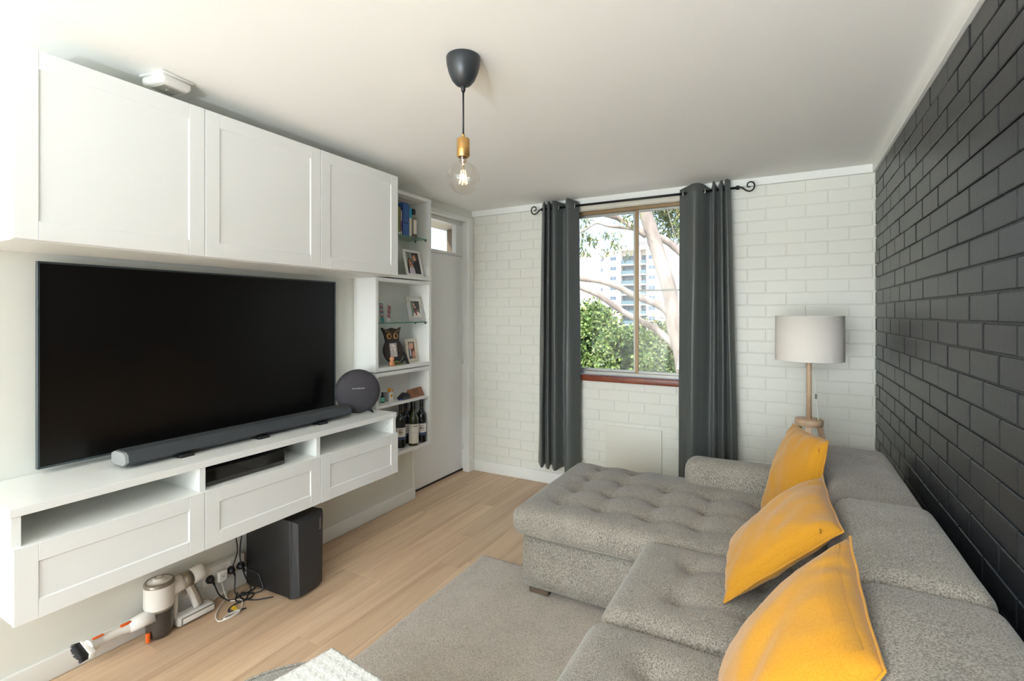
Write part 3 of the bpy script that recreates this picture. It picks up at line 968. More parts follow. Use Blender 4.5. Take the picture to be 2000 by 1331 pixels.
# carved owl frame
owl = thing('owl_photo_frame', 'dark carved wooden owl frame with a photograph of a white dog', 'owl frame', (-2.475, 2.72, 1.111))
Mo = lean(-2.465, 2.725, 1.112, R(9), R(-8))
M_OWL = mat('dark_carved_wood', (52, 42, 36), 0.5, bump=(120, 0.5, 0.003))
M_OWL2 = mat('pale_carved_wood', (112, 84, 58), 0.5)  # paler brown wood for the carving, beak and base
half = [(0.0, 0.018), (0.035, 0.02), (0.062, 0.04), (0.082, 0.08), (0.084, 0.115), (0.072, 0.15), (0.058, 0.172), (0.062, 0.20), (0.068, 0.23), (0.086, 0.272), (0.062, 0.262), (0.03, 0.262), (0.0, 0.270)]
out = [(a, b) for a, b in half] + [(-a, b) for a, b in half[-2:0:-1]]
sm = [(p.x, p.y) for p in cr([Vector((a, b, 0)) for a, b in out], 3, True)]
MB().prism(sm, -0.018, 0.0, Mo).build('body', M_OWL, owl)
mb = MB()
for s in (-1, 1):
    mb.prism([(s * 0.006, 0.23), (s * 0.03, 0.247), (s * 0.075, 0.262), (s * 0.06, 0.238), (s * 0.03, 0.228)], 0.0, 0.005, Mo)
    for i in range(5):
        for j in range(3):
            a, b = s * (0.05 + 0.011 * j), 0.05 + 0.022 * i + 0.006 * j
            if abs(a) < 0.076 - abs(b - 0.1) * 0.3:
                mb.tube([Mo @ Vector((0.001, a - 0.006, b)), Mo @ Vector((0.003, a, b - 0.007)), Mo @ Vector((0.001, a + 0.006, b))], 0.0012, 5)
for i in range(7):
    mb.tube([Mo @ Vector((0.001, -0.02 + i * 0.0066, 0.262)), Mo @ Vector((0.001, -0.016 + i * 0.0054, 0.244))], 0.0013, 5)
mb.build('carving', M_OWL2, owl)
for s in (-1, 1):
    e = MB().lathe([(0.021, 0), (0.021, 0.003), (0.014, 0.005)], n=20, M=Mo @ Matrix.Translation((0, s * 0.03, 0.208)) @ Matrix.Rotation(R(90), 4, 'Y')).build('eye', mat('owl_eye_amber', (218, 158, 84), 0.4), owl)
    MB().lathe([(0.012, 0.004), (0.010, 0.006), (0.0, 0.0065)], n=16, M=Mo @ Matrix.Translation((0, s * 0.03, 0.208)) @ Matrix.Rotation(R(90), 4, 'Y')).build('pupil', mat('owl_pupil', (58, 26, 18), 0.3), e)
MB().prism([(-0.008, 0.200), (0.008, 0.200), (0.0, 0.178)], 0, 0.006, Mo).build('beak', M_OWL2, owl)
MB().prism([(-0.045, 0.0), (0.045, 0.0), (0.04, 0.02), (-0.04, 0.02)], -0.02, 0.012, Mo).build('base', M_OWL2, owl)
print_shapes(owl, Mo @ Matrix.Translation((0.0015, -0.004, 0.058)), 0.066, 0.1, (176, 164, 164),
             [('e', 0.5, 0.2, 0.42, 0.36, (206, 194, 188)), ('e', 0.48, 0.64, 0.36, 0.3, (236, 230, 224)), ('e', 0.3, 0.78, 0.16, 0.18, (224, 216, 208)), ('e', 0.3, 0.66, 0.055, 0.05, (40, 32, 32)),
              ('e', 0.62, 0.64, 0.055, 0.05, (40, 32, 32)), ('e', 0.42, 0.48, 0.075, 0.05, (34, 28, 28)), ('e', 0.42, 0.4, 0.14, 0.06, (196, 180, 172))])
# small clay figure and green ribbon snake
fg = thing('clay_figurine', 'small tan clay lion figurine in front of the owl', 'figurine', (-2.432, 2.652, 1.111))
mb = MB()
mb.lathe([(0.0, 0), (0.018, 0.001), (0.02, 0.012), (0.017, 0.028), (0.012, 0.04), (0, 0.044)], (-2.432, 2.652, 1.111), 14)
mb.build('body', mat('tan_clay', (198, 134, 92), 0.6, bump=(90, 0.5, 0.004)), fg)
mb = MB()
mb.lathe([(0.0, 0.034), (0.012, 0.037), (0.0165, 0.05), (0.013, 0.063), (0, 0.068)], (-2.430, 2.652, 1.111), 14)
for s in (-1, 1):
    mb.lathe([(0.005, 0), (0.004, 0.006), (0, 0.008)], (-2.43, 2.652 + s * 0.011, 1.172), 8)
mb.build('head', mat('tan_clay_light', (214, 156, 116), 0.6, bump=(90, 0.5, 0.004)), fg)
for s in (-1, 1):
    MB().lathe([(0.009, 0), (0.008, 0.006), (0, 0.009)], (-2.415, 2.652 + s * 0.011, 1.111), 10).build('paw', MATS['tan_clay'], fg)
rbn = MB()
rbn.tube(cr([(-2.425, 2.67, 1.114), (-2.418, 2.70, 1.115), (-2.42, 2.74, 1.118), (-2.425, 2.79, 1.114)], 6), [0.004] * 18 + [0.002], 6, flat=0.5)
rbn.tube(cr([(-2.43, 2.675, 1.14), (-2.428, 2.70, 1.142), (-2.43, 2.725, 1.136)], 6), 0.006, 6, flat=0.5)
rbn.tube(cr([(-2.43, 2.675, 1.14), (-2.423, 2.668, 1.125), (-2.425, 2.67, 1.114)], 5), 0.003, 6)
tag(rbn.build('green_ribbon', mat('lime_green', (128, 178, 82), 0.5)), 'curl of lime green ribbon at the foot of the owl', 'ribbon')

# things on the white shelf above the wine
def bottle_small():
    v = thing('dropper_bottle', 'tiny dark dropper bottle with a teal label beside the round speaker', 'bottle', (-2.50, 2.632, WS))
    MB().lathe([(0, 0), (0.0145, 0.001), (0.0145, 0.045), (0.007, 0.052), (0.006, 0.058)], (-2.50, 2.632, WS), 18).build('bottle_body', M_BLACK, v)
    MB().lathe([(0.0149, 0.008), (0.0149, 0.038)], (-2.50, 2.632, WS), 18).build('bottle_label', mat('teal_label', (118, 196, 178), 0.5), v)
    MB().lathe([(0.008, 0.056), (0.008, 0.072), (0, 0.073)], (-2.50, 2.632, WS), 14).build('cap', M_CHARC, v)
bottle_small()
jc = thing('juice_carton', 'small white drink carton with an orange printed on it', 'carton', (-2.50, 2.697, WS))
bx('carton_body', mat('carton_white', (238, 236, 230), 0.5), jc, -2.52, -2.48, 2.683, 2.722, WS, WS + 0.066, 0.001, 1)
bx('side_wrap', mat('carton_grey', (160, 158, 156), 0.4), jc, -2.524, -2.486, 2.668, 2.684, WS, WS + 0.066, 0.001, 1)
MB().lathe([(0.011, 0), (0.011, 0.0008), (0, 0.001)], n=16, M=Matrix.Translation((-2.48, 2.702, WS + 0.04)) @ Matrix.Rotation(R(90), 4, 'Y')).build('fruit_print', mat('orange_print', (240, 160, 30), 0.5), jc)
mb = MB().lathe([(0, 0), (0.012, 0.004), (0.014, 0.014), (0.009, 0.026), (0, 0.028)], (-2.5, 2.70, WS + 0.066), 14)
mb.tube([(-2.5, 2.712, WS + 0.08), (-2.495, 2.728, WS + 0.078), (-2.494, 2.73, WS + 0.066)], 0.004, 6)
mb.build('cap', MATS['orange_print'], jc)
for i in range(3):
    bx('small_print', MATS['orange_print'], jc, -2.4802, -2.4796, 2.69 + 0.009 * i, 2.695 + 0.009 * i, WS + 0.008, WS + 0.013)
tag(MB().tube(cr([(-2.44, 2.735, WS + 0.006), (-2.438, 2.75, WS + 0.007), (-2.436, 2.775, WS + 0.005)], 5), [0.003, 0.005, 0.0055, 0.005, 0.005, 0.004, 0.004, 0.003, 0.003, 0.0035, 0.002], 8, flat=0.8).build('blue_lighter', mat('blue_plastic', (56, 84, 190), 0.3)), 'small blue plastic trinket beside the black wallet', 'trinket')
wl = thing('glasses_pouch', 'black folded glasses pouch beside the brown case', 'pouch', (-2.46, 2.815, WS))
prof = [(-0.04, 0.0), (0.045, 0.0), (0.05, 0.012), (0.03, 0.038), (0.01, 0.046), (-0.02, 0.03), (-0.045, 0.014)]
MB().prism([(2.815 + a, WS + b) for a, b in prof], -2.49, -2.44).build('pouch_body', mat('black_leather', (38, 38, 40), 0.4, bump=(70, 0.4, 0.003)), wl)
bx('flap', mat('grey_leather', (74, 76, 76), 0.45), wl, -2.438, -2.434, 2.776, 2.856, WS + 0.008, WS + 0.018, 0.001, 1)
gc = thing('glasses_case', 'tan brown leather glasses case on the white shelf', 'glasses case', (-2.47, 2.93, WS))
Mg = Matrix.Translation((-2.47, 2.94, WS + 0.001)) @ Matrix.Rotation(R(4), 4, 'Z')
vs = []
for t, sc in ((-0.085, 0.86), (-0.078, 1.0), (0.0, 1.04), (0.078, 1.06), (0.085, 0.95)):
    vs += [Vector((-0.032 * sc, t, 0)), Vector((0.032 * sc, t, 0)), Vector((0.028 * sc, t, 0.012)), Vector((0.006 * sc, t, 0.06 * sc)), Vector((-0.006 * sc, t, 0.06 * sc)), Vector((-0.03 * sc, t, 0.012))]
fs = [tuple(range(6)), tuple(range(24, 30))]
for i in range(4):
    for k in range(6):
        fs.append((i * 6 + k, i * 6 + (k + 1) % 6, i * 6 + 6 + (k + 1) % 6, i * 6 + 6 + k))
MB().add(vs, fs, 0, False, Mg).build('case_body', mat('tan_leather', (142, 88, 52), 0.4, bump=(60, 0.3, 0.003)), gc)
fl = [Mg @ Vector(p) for p in ((0.0085, -0.05, 0.0605), (0.0085, 0.03, 0.0615), (0.0245, 0.022, 0.026), (0.0285, -0.01, 0.0165), (0.0245, -0.042, 0.026))]
MB().add(fl, [(0, 1, 2, 3, 4)]).build('flap', mat('tan_leather_dark', (124, 74, 42), 0.4), gc, normals=False)

# ---- wine bottles
def wine(label, x, y, glass, cap, lab, zl0, zl1, band=None, z=0.501, turn=0.0):
    w = thing('wine_bottle', label, 'wine bottle', (x, y, z), turn, 'wine bottles on the lowest shelf')
    prof = [(0, 0.004), (0.03, 0), (0.0365, 0.004), (0.0372, 0.012), (0.0372, 0.19), (0.0345, 0.208), (0.026, 0.224), (0.0175, 0.237), (0.0145, 0.25), (0.0138, 0.31)]
    MB().lathe(prof, n=28).build('bottle_glass', glass, w, world=False)
    MB().lathe([(0.0143, 0.256), (0.0146, 0.258), (0.0146, 0.322), (0.0135, 0.325), (0, 0.325)], n=20).build('cap', cap, w, world=False)
    MB().lathe([(0.0149, 0.262), (0.0149, 0.2645)], n=20).build('cap_band', mat('gold_band', (168, 120, 58), 0.35, 0.6), w, world=False)
    def patch(nm, r_, a0, a1, z0, z1, m, n=14):
        mb = MB()
        vs = []
        for i in range(n + 1):
            A = a0 + (a1 - a0) * i / n
            vs += [(r_ * math.cos(A), r_ * math.sin(A), z0), (r_ * math.cos(A), r_ * math.sin(A), z1)]
        mb.add(vs, [(2 * i, 2 * i + 2, 2 * i + 3, 2 * i + 1) for i in range(n)], 0, True)
        return mb.build(nm, m, w, world=False)
    l = patch('bottle_label', 0.0376, R(-80), R(80), zl0, zl1, lab)
    if band:
        patch('label_band', 0.0377, R(-80), R(80), zl0 - 0.022, zl0, band)
    return w, patch
G1 = mat('dark_bottle_glass', (14, 15, 17), 0.06, coat=0.3)
G2 = mat('olive_bottle_glass', (44, 46, 22), 0.06, coat=0.3)
CAP = mat('black_capsule', (20, 20, 24), 0.3)
LAB = mat('bottle_label_paper', (226, 224, 220), 0.6)
BLU = mat('blue_label_band', (52, 74, 108), 0.5)
INK = mat('ink_black', (30, 28, 26), 0.6)
OCH = mat('ochre_print', (168, 110, 60), 0.6)
TURN = math.atan2(-2.9, 2.45) + R(8)
def doodle(patch, z):
    for (a0, a1, z0, z1, m) in ((-22, 22, 0.052, 0.055, INK), (-24, -20, 0.02, 0.05, OCH), (-16, -8, 0.022, 0.048, INK), (-6, 6, 0.03, 0.04, OCH), (8, 12, 0.012, 0.05, INK), (15, 24, 0.028, 0.032, INK), (-14, 4, 0.014, 0.018, OCH)):
        patch('label_print', 0.0379, R(a0), R(a1), z + z0, z + z1, m, 4)
w, p = wine('dark wine bottle nearest the bench end, white label with blue band', -2.478, 2.795, G1, CAP, LAB, 0.082, 0.148, BLU, turn=TURN); doodle(p, 0.082)
w, p = wine('dark wine bottle at the door end, white label with blue band', -2.445, 2.993, G1, CAP, LAB, 0.078, 0.146, BLU, turn=TURN); doodle(p, 0.078)
w, p = wine('olive green wine bottle with a tall cream label in the middle', -2.432, 2.886, G2, CAP, mat('cream_label', (224, 220, 208), 0.6), 0.02, 0.162, turn=TURN)
for i in range(7):
    if i != 1:
        p('label_print', 0.0379, R(-42 + i * 12), R(-36 + i * 12 + (2 if i % 2 else 0)), 0.142, 0.151 + (0.003 if i in (0, 6) else 0), INK, 2)
p('label_print', 0.0379, R(-40), R(40), 0.0985, 0.0992, INK, 6)
w, p = wine('dark wine bottle at the back behind the olive bottle, nearer the bench', -2.525, 2.903, G1, CAP, LAB, 0.08, 0.15, BLU, turn=TURN)
w, p = wine('dark wine bottle at the very back towards the door', -2.537, 2.995, G1, CAP, LAB, 0.08, 0.15, BLU, turn=TURN)

# ------------------------------------------------------------------ sofa
def soft_box(x0, x1, y0, y1, z0, z1, r, cell=0.03, tufts=(), bulge=0.0, crease=0.0, seed=0, lumps=0.004):
    """upholstered block: rounded box on a fine grid, with dome, tuft dips and creases between neighbouring tufts"""
    bm = bmesh.new()
    mb = MB()
    cx, cy, cz = (x0 + x1) / 2, (y0 + y1) / 2, (z0 + z1) / 2
    h = Vector(((x1 - x0) / 2, (y1 - y0) / 2, (z1 - z0) / 2))
    verts = {}
    def vid(p):
        k = (round(p[0], 5), round(p[1], 5), round(p[2], 5))
        if k not in verts:
            verts[k] = bm.verts.new(p)
        return verts[k]
    ns = [max(2, int(2 * h[i] / cell)) for i in range(3)]
    for ax in range(3):
        a, b = [i for i in range(3) if i != ax]
        for s in (-1, 1):
            for i in range(ns[a]):
                for j in range(ns[b]):
                    q = []
                    for (di, dj) in ((0, 0), (1, 0), (1, 1), (0, 1)):
                        p = [0, 0, 0]
                        p[ax] = s * h[ax]
                        p[a] = -h[a] + 2 * h[a] * (i + di) / ns[a]
                        p[b] = -h[b] + 2 * h[b] * (j + dj) / ns[b]
                        q.append(vid(p))
                    bm.faces.new(q if s > 0 else q[::-1])
    inner = Vector([max(h[i] - r, 0.0) for i in range(3)])
    for v in bm.verts:
        c = Vector([max(-inner[i], min(inner[i], v.co[i])) for i in range(3)])
        d = v.co - c
        if d.length > 1e-9:
            v.co = c + d.normalized() * min(r, d.length if r <= 0 else r)
        fx, fy = v.co.x / h.x, v.co.y / h.y
        top = max(0.0, v.co.z / h.z)
        if top > 0.3:
            w = (top - 0.3) / 0.7
            dz = bulge * (1 - fx ** 4) * (1 - fy ** 4)
            wx, wy = v.co.x + cx, v.co.y + cy
            if tufts:
                for (tx, ty) in tufts:
                    d2 = (wx - tx) ** 2 + (wy - ty) ** 2
                    dz -= crease * math.exp(-d2 / 0.0032)
                for (a_, b_) in creases(tufts):
                    A, B = Vector(a_), Vector(b_)
                    P = Vector((wx, wy))
                    AB = B - A
                    t = max(0, min(1, (P - A).dot(AB) / AB.length_squared))
                    dd = (P - (A + AB * t)).length
                    dz -= crease * 0.42 * math.exp(-dd * dd / 0.0007)
            dz += lumps * noise.noise(Vector((wx * 4.2, wy * 4.2, seed)))
            v.co.z += dz * w
        else:
            n_ = noise.noise(Vector((v.co.x * 3 + cx, v.co.y * 3 + cy, v.co.z * 3 + seed)))
            if abs(fx) > 0.9: v.co.x += n_ * lumps * 0.7
            if abs(fy) > 0.9: v.co.y += n_ * lumps * 0.7
    bmesh.ops.recalc_face_normals(bm, faces=bm.faces)
    bm.verts.index_update()
    mb.add([(v.co.x + cx, v.co.y + cy, v.co.z + cz) for v in bm.verts], [[v.index for v in f.verts] for f in bm.faces], 0, True)
    bm.free()
    return mb

def creases(tufts):
    out = []
    for i, a in enumerate(tufts):
        for b in tufts[i + 1:]:
            d = math.hypot(a[0] - b[0], a[1] - b[1])
            if d < 0.265:
                out.append((a, b))
    return out

sofa = thing('corner_sofa', 'grey woven corner sofa with a tufted chaise along the dark brick wall', 'sofa', (-0.3, 2.0, 0.0))
soft_box(-1.216, 0.16, 2.305, 3.19, 0.055, 0.318, 0.02, 0.06, lumps=0.002).build('chaise_base', M_SOFA, sofa)
soft_box(-0.525, 0.45, 0.62, 2.303, 0.055, 0.30, 0.02, 0.06, lumps=0.002, seed=3).build('seat_base', M_SOFA, sofa)
TX = (-1.045, -0.835, -0.59, -0.355, -0.12)
TY = (2.45, 2.67, 2.89)
tf = [(x, y) for x in TX for y in TY]
soft_box(-1.255, 0.165, 2.243, 3.2, 0.333, 0.478, 0.055, 0.018, tf + [(-1.045, 3.11), (-0.835, 3.11)], 0.02, 0.030, 1).build('chaise_cushion', M_SOFA, sofa)
soft_box(-0.562, 0.165, 1.603, 2.242, 0.308, 0.474, 0.06, 0.02, [(-0.325, 1.80), (-0.325, 2.05), (-0.08, 1.80), (-0.08, 2.05)], 0.024, 0.026, 2).build('seat_cushion', M_SOFA, sofa)
soft_box(-0.575, 0.165, 0.88, 1.600, 0.308, 0.472, 0.06, 0.02, [(-0.33, 1.15), (-0.33, 1.40), (-0.08, 1.15), (-0.08, 1.40)], 0.024, 0.026, 4).build('seat_cushion', M_SOFA, sofa)
soft_box(-0.53, 0.2, 3.025, 3.205, 0.40, 0.632, 0.075, 0.025, lumps=0.004, seed=5).build('armrest', M_SOFA, sofa)
soft_box(-0.57, 0.45, 0.66, 0.875, 0.30, 0.62, 0.06, 0.03, lumps=0.004, seed=6).build('armrest', M_SOFA, sofa)
for (a, b, s, zt_) in ((2.238, 3.19, 7, 0.775), (1.583, 2.236, 8, 0.803), (0.875, 1.581, 9, 0.802)):
    soft_box(0.155, 0.452, a, b, 0.40, zt_, 0.05, 0.022, bulge=0.009, lumps=0.007, seed=s).build('back_cushion', M_SOFA, sofa)
soft_box(0.30, 0.458, 0.62, 3.18, 0.055, 0.72, 0.03, 0.06, lumps=0.001, seed=10).build('back_frame', M_SOFA, sofa)
M_LEG = mat('sofa_leg_wood', (98, 84, 70), 0.5)
for (x, y) in ((-1.13, 2.36), (-1.13, 3.12), (0.38, 3.12), (0.38, 0.72), (-0.46, 0.72)):
    bx('leg', M_LEG, sofa, x - 0.055, x + 0.055, y - 0.03, y + 0.03, 0.018 if y < 2.6 else 0.0, 0.058, 0.004, 1)
MB().tube(cr([(-1.240, 3.10, 0.351), (-1.241, 2.7, 0.351), (-1.240, 2.33, 0.351), (-1.222, 2.276, 0.351), (-1.17, 2.258, 0.351), (-0.9, 2.257, 0.351), (-0.62, 2.257, 0.351)], 6), 0.0035, 6).build('piping', M_SOFA, sofa)

# ------------------------------------------------------------------ cushions
def cushion(label, A, B, C, D, bulge_f, bulge_b, seed, hem='BC'):
    """A B C D corners in order round the cover; front bulges along the normal"""
    A, B, C, D = map(Vector, (A, B, C, D))
    cen = (A + B + C + D) / 4
    th = thing('cushion', label, 'cushion', (cen.x, cen.y, min(p.z for p in (A, B, C, D))), 0, 'mustard cushions on the sofa')
    nrm = (B - A).cross(D - A).normalized()
    if nrm.x > 0: nrm = -nrm
    N = 40
    def surf(u, v, side, full=True):
        # u along A->B, v along A->D
        p = (A * (1 - u) + B * u) * (1 - v) + (D * (1 - u) + C * u) * v
        su, sv = 2 * u - 1, 2 * v - 1
        eu, ev = 1 - abs(su) ** 2.6, 1 - abs(sv) ** 2.6
        # edges pulled in between the corners
        q = cen + (p - cen)
        pin = 0.018
        q = q - (B - A).normalized() * (su * (1 - sv * sv) * pin * 0.5 * abs(su)) - (D - A).normalized() * (sv * (1 - su * su) * pin * 0.5 * abs(sv))
        prof = (max(eu, 0) * max(ev, 0)) ** 0.55
        bl = bulge_f if side > 0 else -bulge_b
        d = bl * prof
        e = min(1 - abs(su), 1 - abs(sv))
        wr = noise.noise(Vector((u * 3.1, v * 3.1, seed))) * 0.012 * prof
        wr += noise.noise(Vector((u * 9 + v * 4, v * 2.5 - u * 2, seed + 5))) * 0.011 * math.exp(-e * 4) * min(1, e * 14)
        wr += noise.noise(Vector((u * 26, v * 26, seed + 9))) * 0.002 * math.exp(-e * 6) * min(1, e * 20)
        wr += noise.noise(Vector((v * 15, u * 2.0, seed + 3))) * 0.0065 * math.exp(-(1 - abs(su)) * 4.5) * min(1, (1 - abs(su)) * 16)
        wr += noise.noise(Vector((u * 15, v * 2.0, seed + 7))) * 0.0065 * math.exp(-(1 - abs(sv)) * 4.5) * min(1, (1 - abs(sv)) * 16)
        wr += noise.noise(Vector((u * 6 - v * 5, u * 1.3 + v * 1.3, seed + 11))) * 0.005 * prof
        return q + nrm * (d + (wr if side > 0 else wr * 0.5) + 0.006 * noise.noise(Vector((u * 5, v * 5, seed + 2))) * 1.0)
    mb = MB()
    idx = {}
    vs = []
    for side in (1, -1):
        for i in range(N + 1):
            for j in range(N + 1):
                edge = i in (0, N) or j in (0, N)
                key = (i, j, 0 if edge else side)
                if key not in idx:
                    idx[key] = len(vs)
                    vs.append(surf(i / N, j / N, side))
    fs = []
    for side in (1, -1):
        for i in range(N):
            for j in range(N):
                q = []
                for (a, b) in ((i, j), (i + 1, j), (i + 1, j + 1), (i, j + 1)):
                    edge = a in (0, N) or b in (0, N)
                    q.append(idx[(a, b, 0 if edge else side)])
                fs.append(q if side > 0 else q[::-1])
    mb.add(vs, fs, 0, True)
    mb.build('cover', M_YEL, th)
    # piped seam round the edge
    per = [surf(t / N, 0, 1) for t in range(N)] + [surf(1, t / N, 1) for t in range(N)] + [surf(1 - t / N, 1, 1) for t in range(N)] + [surf(0, 1 - t / N, 1) for t in range(N)]
    sm_ = MB().tube(per + [per[0]], 0.0032, 6, cap=False)
    sm_.build('seam', M_YEL, th)
    # zip placket strip standing proud along one side
    e0 = {'BC': lambda t: (0.965, t), 'AB': lambda t: (t, 0.035), 'CD': lambda t: (t, 0.965), 'DA': lambda t: (0.035, t)}[hem]
    e1 = {'BC': lambda t: (0.90, t), 'AB': lambda t: (t, 0.10), 'CD': lambda t: (t, 0.90), 'DA': lambda t: (0.10, t)}[hem]
    L, fs, vs = 30, [], []
    for i in range(L + 1):
        t = 0.1 + 0.8 * i / L
        lift = 0.003 + 0.004 * max(0, noise.noise(Vector((t * 5, seed, 0))))
        for f_, l_ in ((e0, lift), (e1, 0.0015)):
            vs.append(surf(*f_(t), 1) + nrm * l_)
        vs.append(surf(*e0(t), 1) + nrm * (lift - 0.003))
    for i in range(L):
        fs.append((3 * i, 3 * i + 1, 3 * i + 4, 3 * i + 3))
        fs.append((3 * i, 3 * i + 3, 3 * i + 5, 3 * i + 2))
    MB().add(vs, fs, 0, True).build('zip_placket', M_YEL, th, normals=False)
    zp = surf(*e0(0.12), 1) + nrm * 0.005
    MB().ring(0.006, 0.0018, zp, n=10, m=6).build('zip_pull', mat('brass_zip', (196, 150, 70), 0.3, 0.8), th)
    return th
cushion('mustard cushion propped in the far sofa corner beside the floor lamp', (0.03, 2.93, 0.915), (0.16, 2.56, 0.925), (0.09, 2.36, 0.50), (-0.115, 2.72, 0.475), 0.075, 0.03, 1, 'BC')
cushion('mustard cushion lying aslant in the middle of the three', (0.125, 2.30, 0.845), (0.15, 1.775, 0.83), (-0.185, 1.82, 0.50), (-0.195, 2.20, 0.54), 0.075, 0.045, 4, 'BC')
cushion('largest looking mustard cushion, at the near end of the sofa', (0.15, 1.60, 0.885), (0.165, 1.17, 0.80), (-0.09, 1.03, 0.50), (-0.155, 1.46, 0.50), 0.10, 0.035, 8, 'AB')

# ------------------------------------------------------------------ rug
bm_ = MB()
RX0, RX1, RY0, RY1 = -1.625, -0.3, 0.2, 2.575
nx, ny = 66, 118
vs = []
for i in range(nx + 1):
    for j in range(ny + 1):
        x = RX0 + (RX1 - RX0) * i / nx
        y = RY0 + (RY1 - RY0) * j / ny
        e = min(i, nx - i, j, ny - j)
        z = 0.015 + 0.0012 * noise.noise(Vector((x * 30, y * 30, 0))) if e else 0.001
        if e == 0:
            x += 0.003 * noise.noise(Vector((y * 25, x * 25, 3)))
            y += 0.003 * noise.noise(Vector((x * 25, y * 25, 9)))
        vs.append((x, y, z))
fs = [(i * (ny + 1) + j, (i + 1) * (ny + 1) + j, (i + 1) * (ny + 1) + j + 1, i * (ny + 1) + j + 1) for i in range(nx) for j in range(ny)]
bm_.add(vs, fs, 0, True)
tag(bm_.build('rug', M_RUG), 'taupe short pile rug on the oak floor in front of the sofa', 'rug')

# ------------------------------------------------------------------ ottoman and throw at the near edge
ot = thing('ottoman', 'round grey fabric ottoman at the bottom edge of the photo', 'ottoman', (-1.125, 0.822, 0.0))
MB().lathe([(0, 0.43), (0.15, 0.428), (0.238, 0.42), (0.263, 0.40), (0.275, 0.36), (0.275, 0.08), (0.26, 0.05), (0, 0.045)], (-1.125, 0.822, 0), 56).build('upholstery', M_SOFA, ot)
MB().ring(0.267, 0.005, (0, 0, 0), M=Matrix.Translation((-1.125, 0.822, 0.405)) @ Matrix.Rotation(R(90), 4, 'Y'), n=56).build('piping', M_SOFA, ot)
for k in range(4):
    a = R(45 + 90 * k)
    x, y = -1.125 + 0.2 * math.cos(a), 0.822 + 0.2 * math.sin(a)
    MB().lathe([(0.014, 0.0), (0.02, 0.05)], (x, y, 0.017 if x > -1.6 else 0), 12).build('leg', M_LEG, ot)
# folded throw lying across the ottoman, corner hanging over
vs, fs = [], []
n1, n2 = 60, 60
o0, ex, ey = Vector((-1.205, 1.055, 0)), Vector((0.44, -0.05, 0)), Vector((-0.09, -0.46, 0))
for i in range(n1 + 1):
    for j in range(n2 + 1):
        p = o0 + ex * (i / n1) + ey * (j / n2)
        dd = math.hypot(p.x + 1.125, p.y - 0.822)
        z = 0.468
        if dd > 0.25:
            z -= min(0.26, ((dd - 0.25) * 1.35) ** 1.25 * 1.1)
        z += 0.004 * noise.noise(Vector((p.x * 5, p.y * 5, 2)))
        z += 0.006 * max(0, math.sin(i * 2 * math.pi / 4)) * max(0, math.sin(j * 2 * math.pi / 4)) + 0.0015 * math.cos(i * math.pi) * 0
        vs.append((p.x, p.y, z))
fs = [(i * (n2 + 1) + j, (i + 1) * (n2 + 1) + j, (i + 1) * (n2 + 1) + j + 1, i * (n2 + 1) + j + 1) for i in range(n1) for j in range(n2)]
thr = MB().add(vs, fs, 0, True).build('throw_blanket', M_THROW)
md = thr.modifiers.new('thickness', 'SOLIDIFY'); md.thickness = 0.03; md.offset = -1
tag(thr, 'white waffle weave throw folded over the grey ottoman', 'throw')

# ------------------------------------------------------------------ floor lamp
LX, LY = 0.124, 3.6
fl_ = thing('floor_lamp', 'wooden tripod floor lamp with a white drum shade in the corner', 'lamp', (LX, LY, 0))
M_BEECH = mat('beech_wood', (214, 184, 154), 0.45, vary=(5, (200, 166, 134), 0.4, 0.7), stretch=(10, 10, 1.5))
M_SHADE = mat('lamp_shade_linen', (236, 230, 222), 0.85, bump=(500, 0.15, 0.0006))
mb = MB()
n = 48
prof = [(0.188, 1.192), (0.186, 1.466), (0.1835, 1.466), (0.1855, 1.192), (0.188, 1.192)]
mb.lathe(prof, (LX, LY, 0), n)
mb.build('lamp_shade', M_SHADE, fl_)
for zr in (1.466, 1.192):
    MB().ring(0.187, 0.002, (0, 0, 0), M=Matrix.Translation((LX, LY, zr)) @ Matrix.Rotation(R(90), 4, 'Y'), n=48, m=6).build('shade_ring', M_TRIM, fl_)
for k in range(3):
    a = R(30 + 120 * k)
    MB().tube([(LX, LY, 1.40), (LX + 0.184 * math.cos(a), LY + 0.184 * math.sin(a), 1.44)], 0.002, 6).build('shade_spoke', M_TRIM, fl_)
MB().lathe([(0, 0.825), (0.0145, 0.825), (0.0145, 1.36), (0, 1.36)], (LX, LY, 0), 20).build('pole', M_BEECH, fl_)
MB().lathe([(0, 0.786), (0.074, 0.786), (0.078, 0.79), (0.078, 0.822), (0.074, 0.826), (0, 0.826)], (LX, LY, 0), 40).build('disc', M_BEECH, fl_)
for k in range(3):
    a = R(-95 + 120 * k)
    c_, s_ = math.cos(a), math.sin(a)
    Ml = Matrix.Translation((LX, LY, 0)) @ Matrix.Rotation(a, 4, 'Z')
    t0, t1, w_, d_ = 0.062, 0.225, 0.016, 0.011
    vs = [Ml @ Vector(p) for p in ((t0 - d_, -w_, 0.788), (t0 - d_, w_, 0.788), (t0 + d_, w_, 0.788), (t0 + d_, -w_, 0.788), (t1 - d_, -w_, 0), (t1 - d_, w_, 0), (t1 + d_, w_, 0), (t1 + d_, -w_, 0))]
    MB().add(vs, [(0, 1, 2, 3), (7, 6, 5, 4), (0, 4, 5, 1), (1, 5, 6, 2), (2, 6, 7, 3), (3, 7, 4, 0)]).build('leg', M_BEECH, fl_)
MB().lathe([(0, 1.36), (0.02, 1.36), (0.02, 1.40), (0, 1.40)], (LX, LY, 0), 16).build('socket', M_WHITE, fl_)
MB().lathe([(0, 1.40), (0.018, 1.405), (0.03, 1.43), (0.022, 1.452), (0, 1.46)], (LX, LY, 0), 16).build('bulb', mat('frosted_bulb', (244, 240, 232), 0.3), fl_)
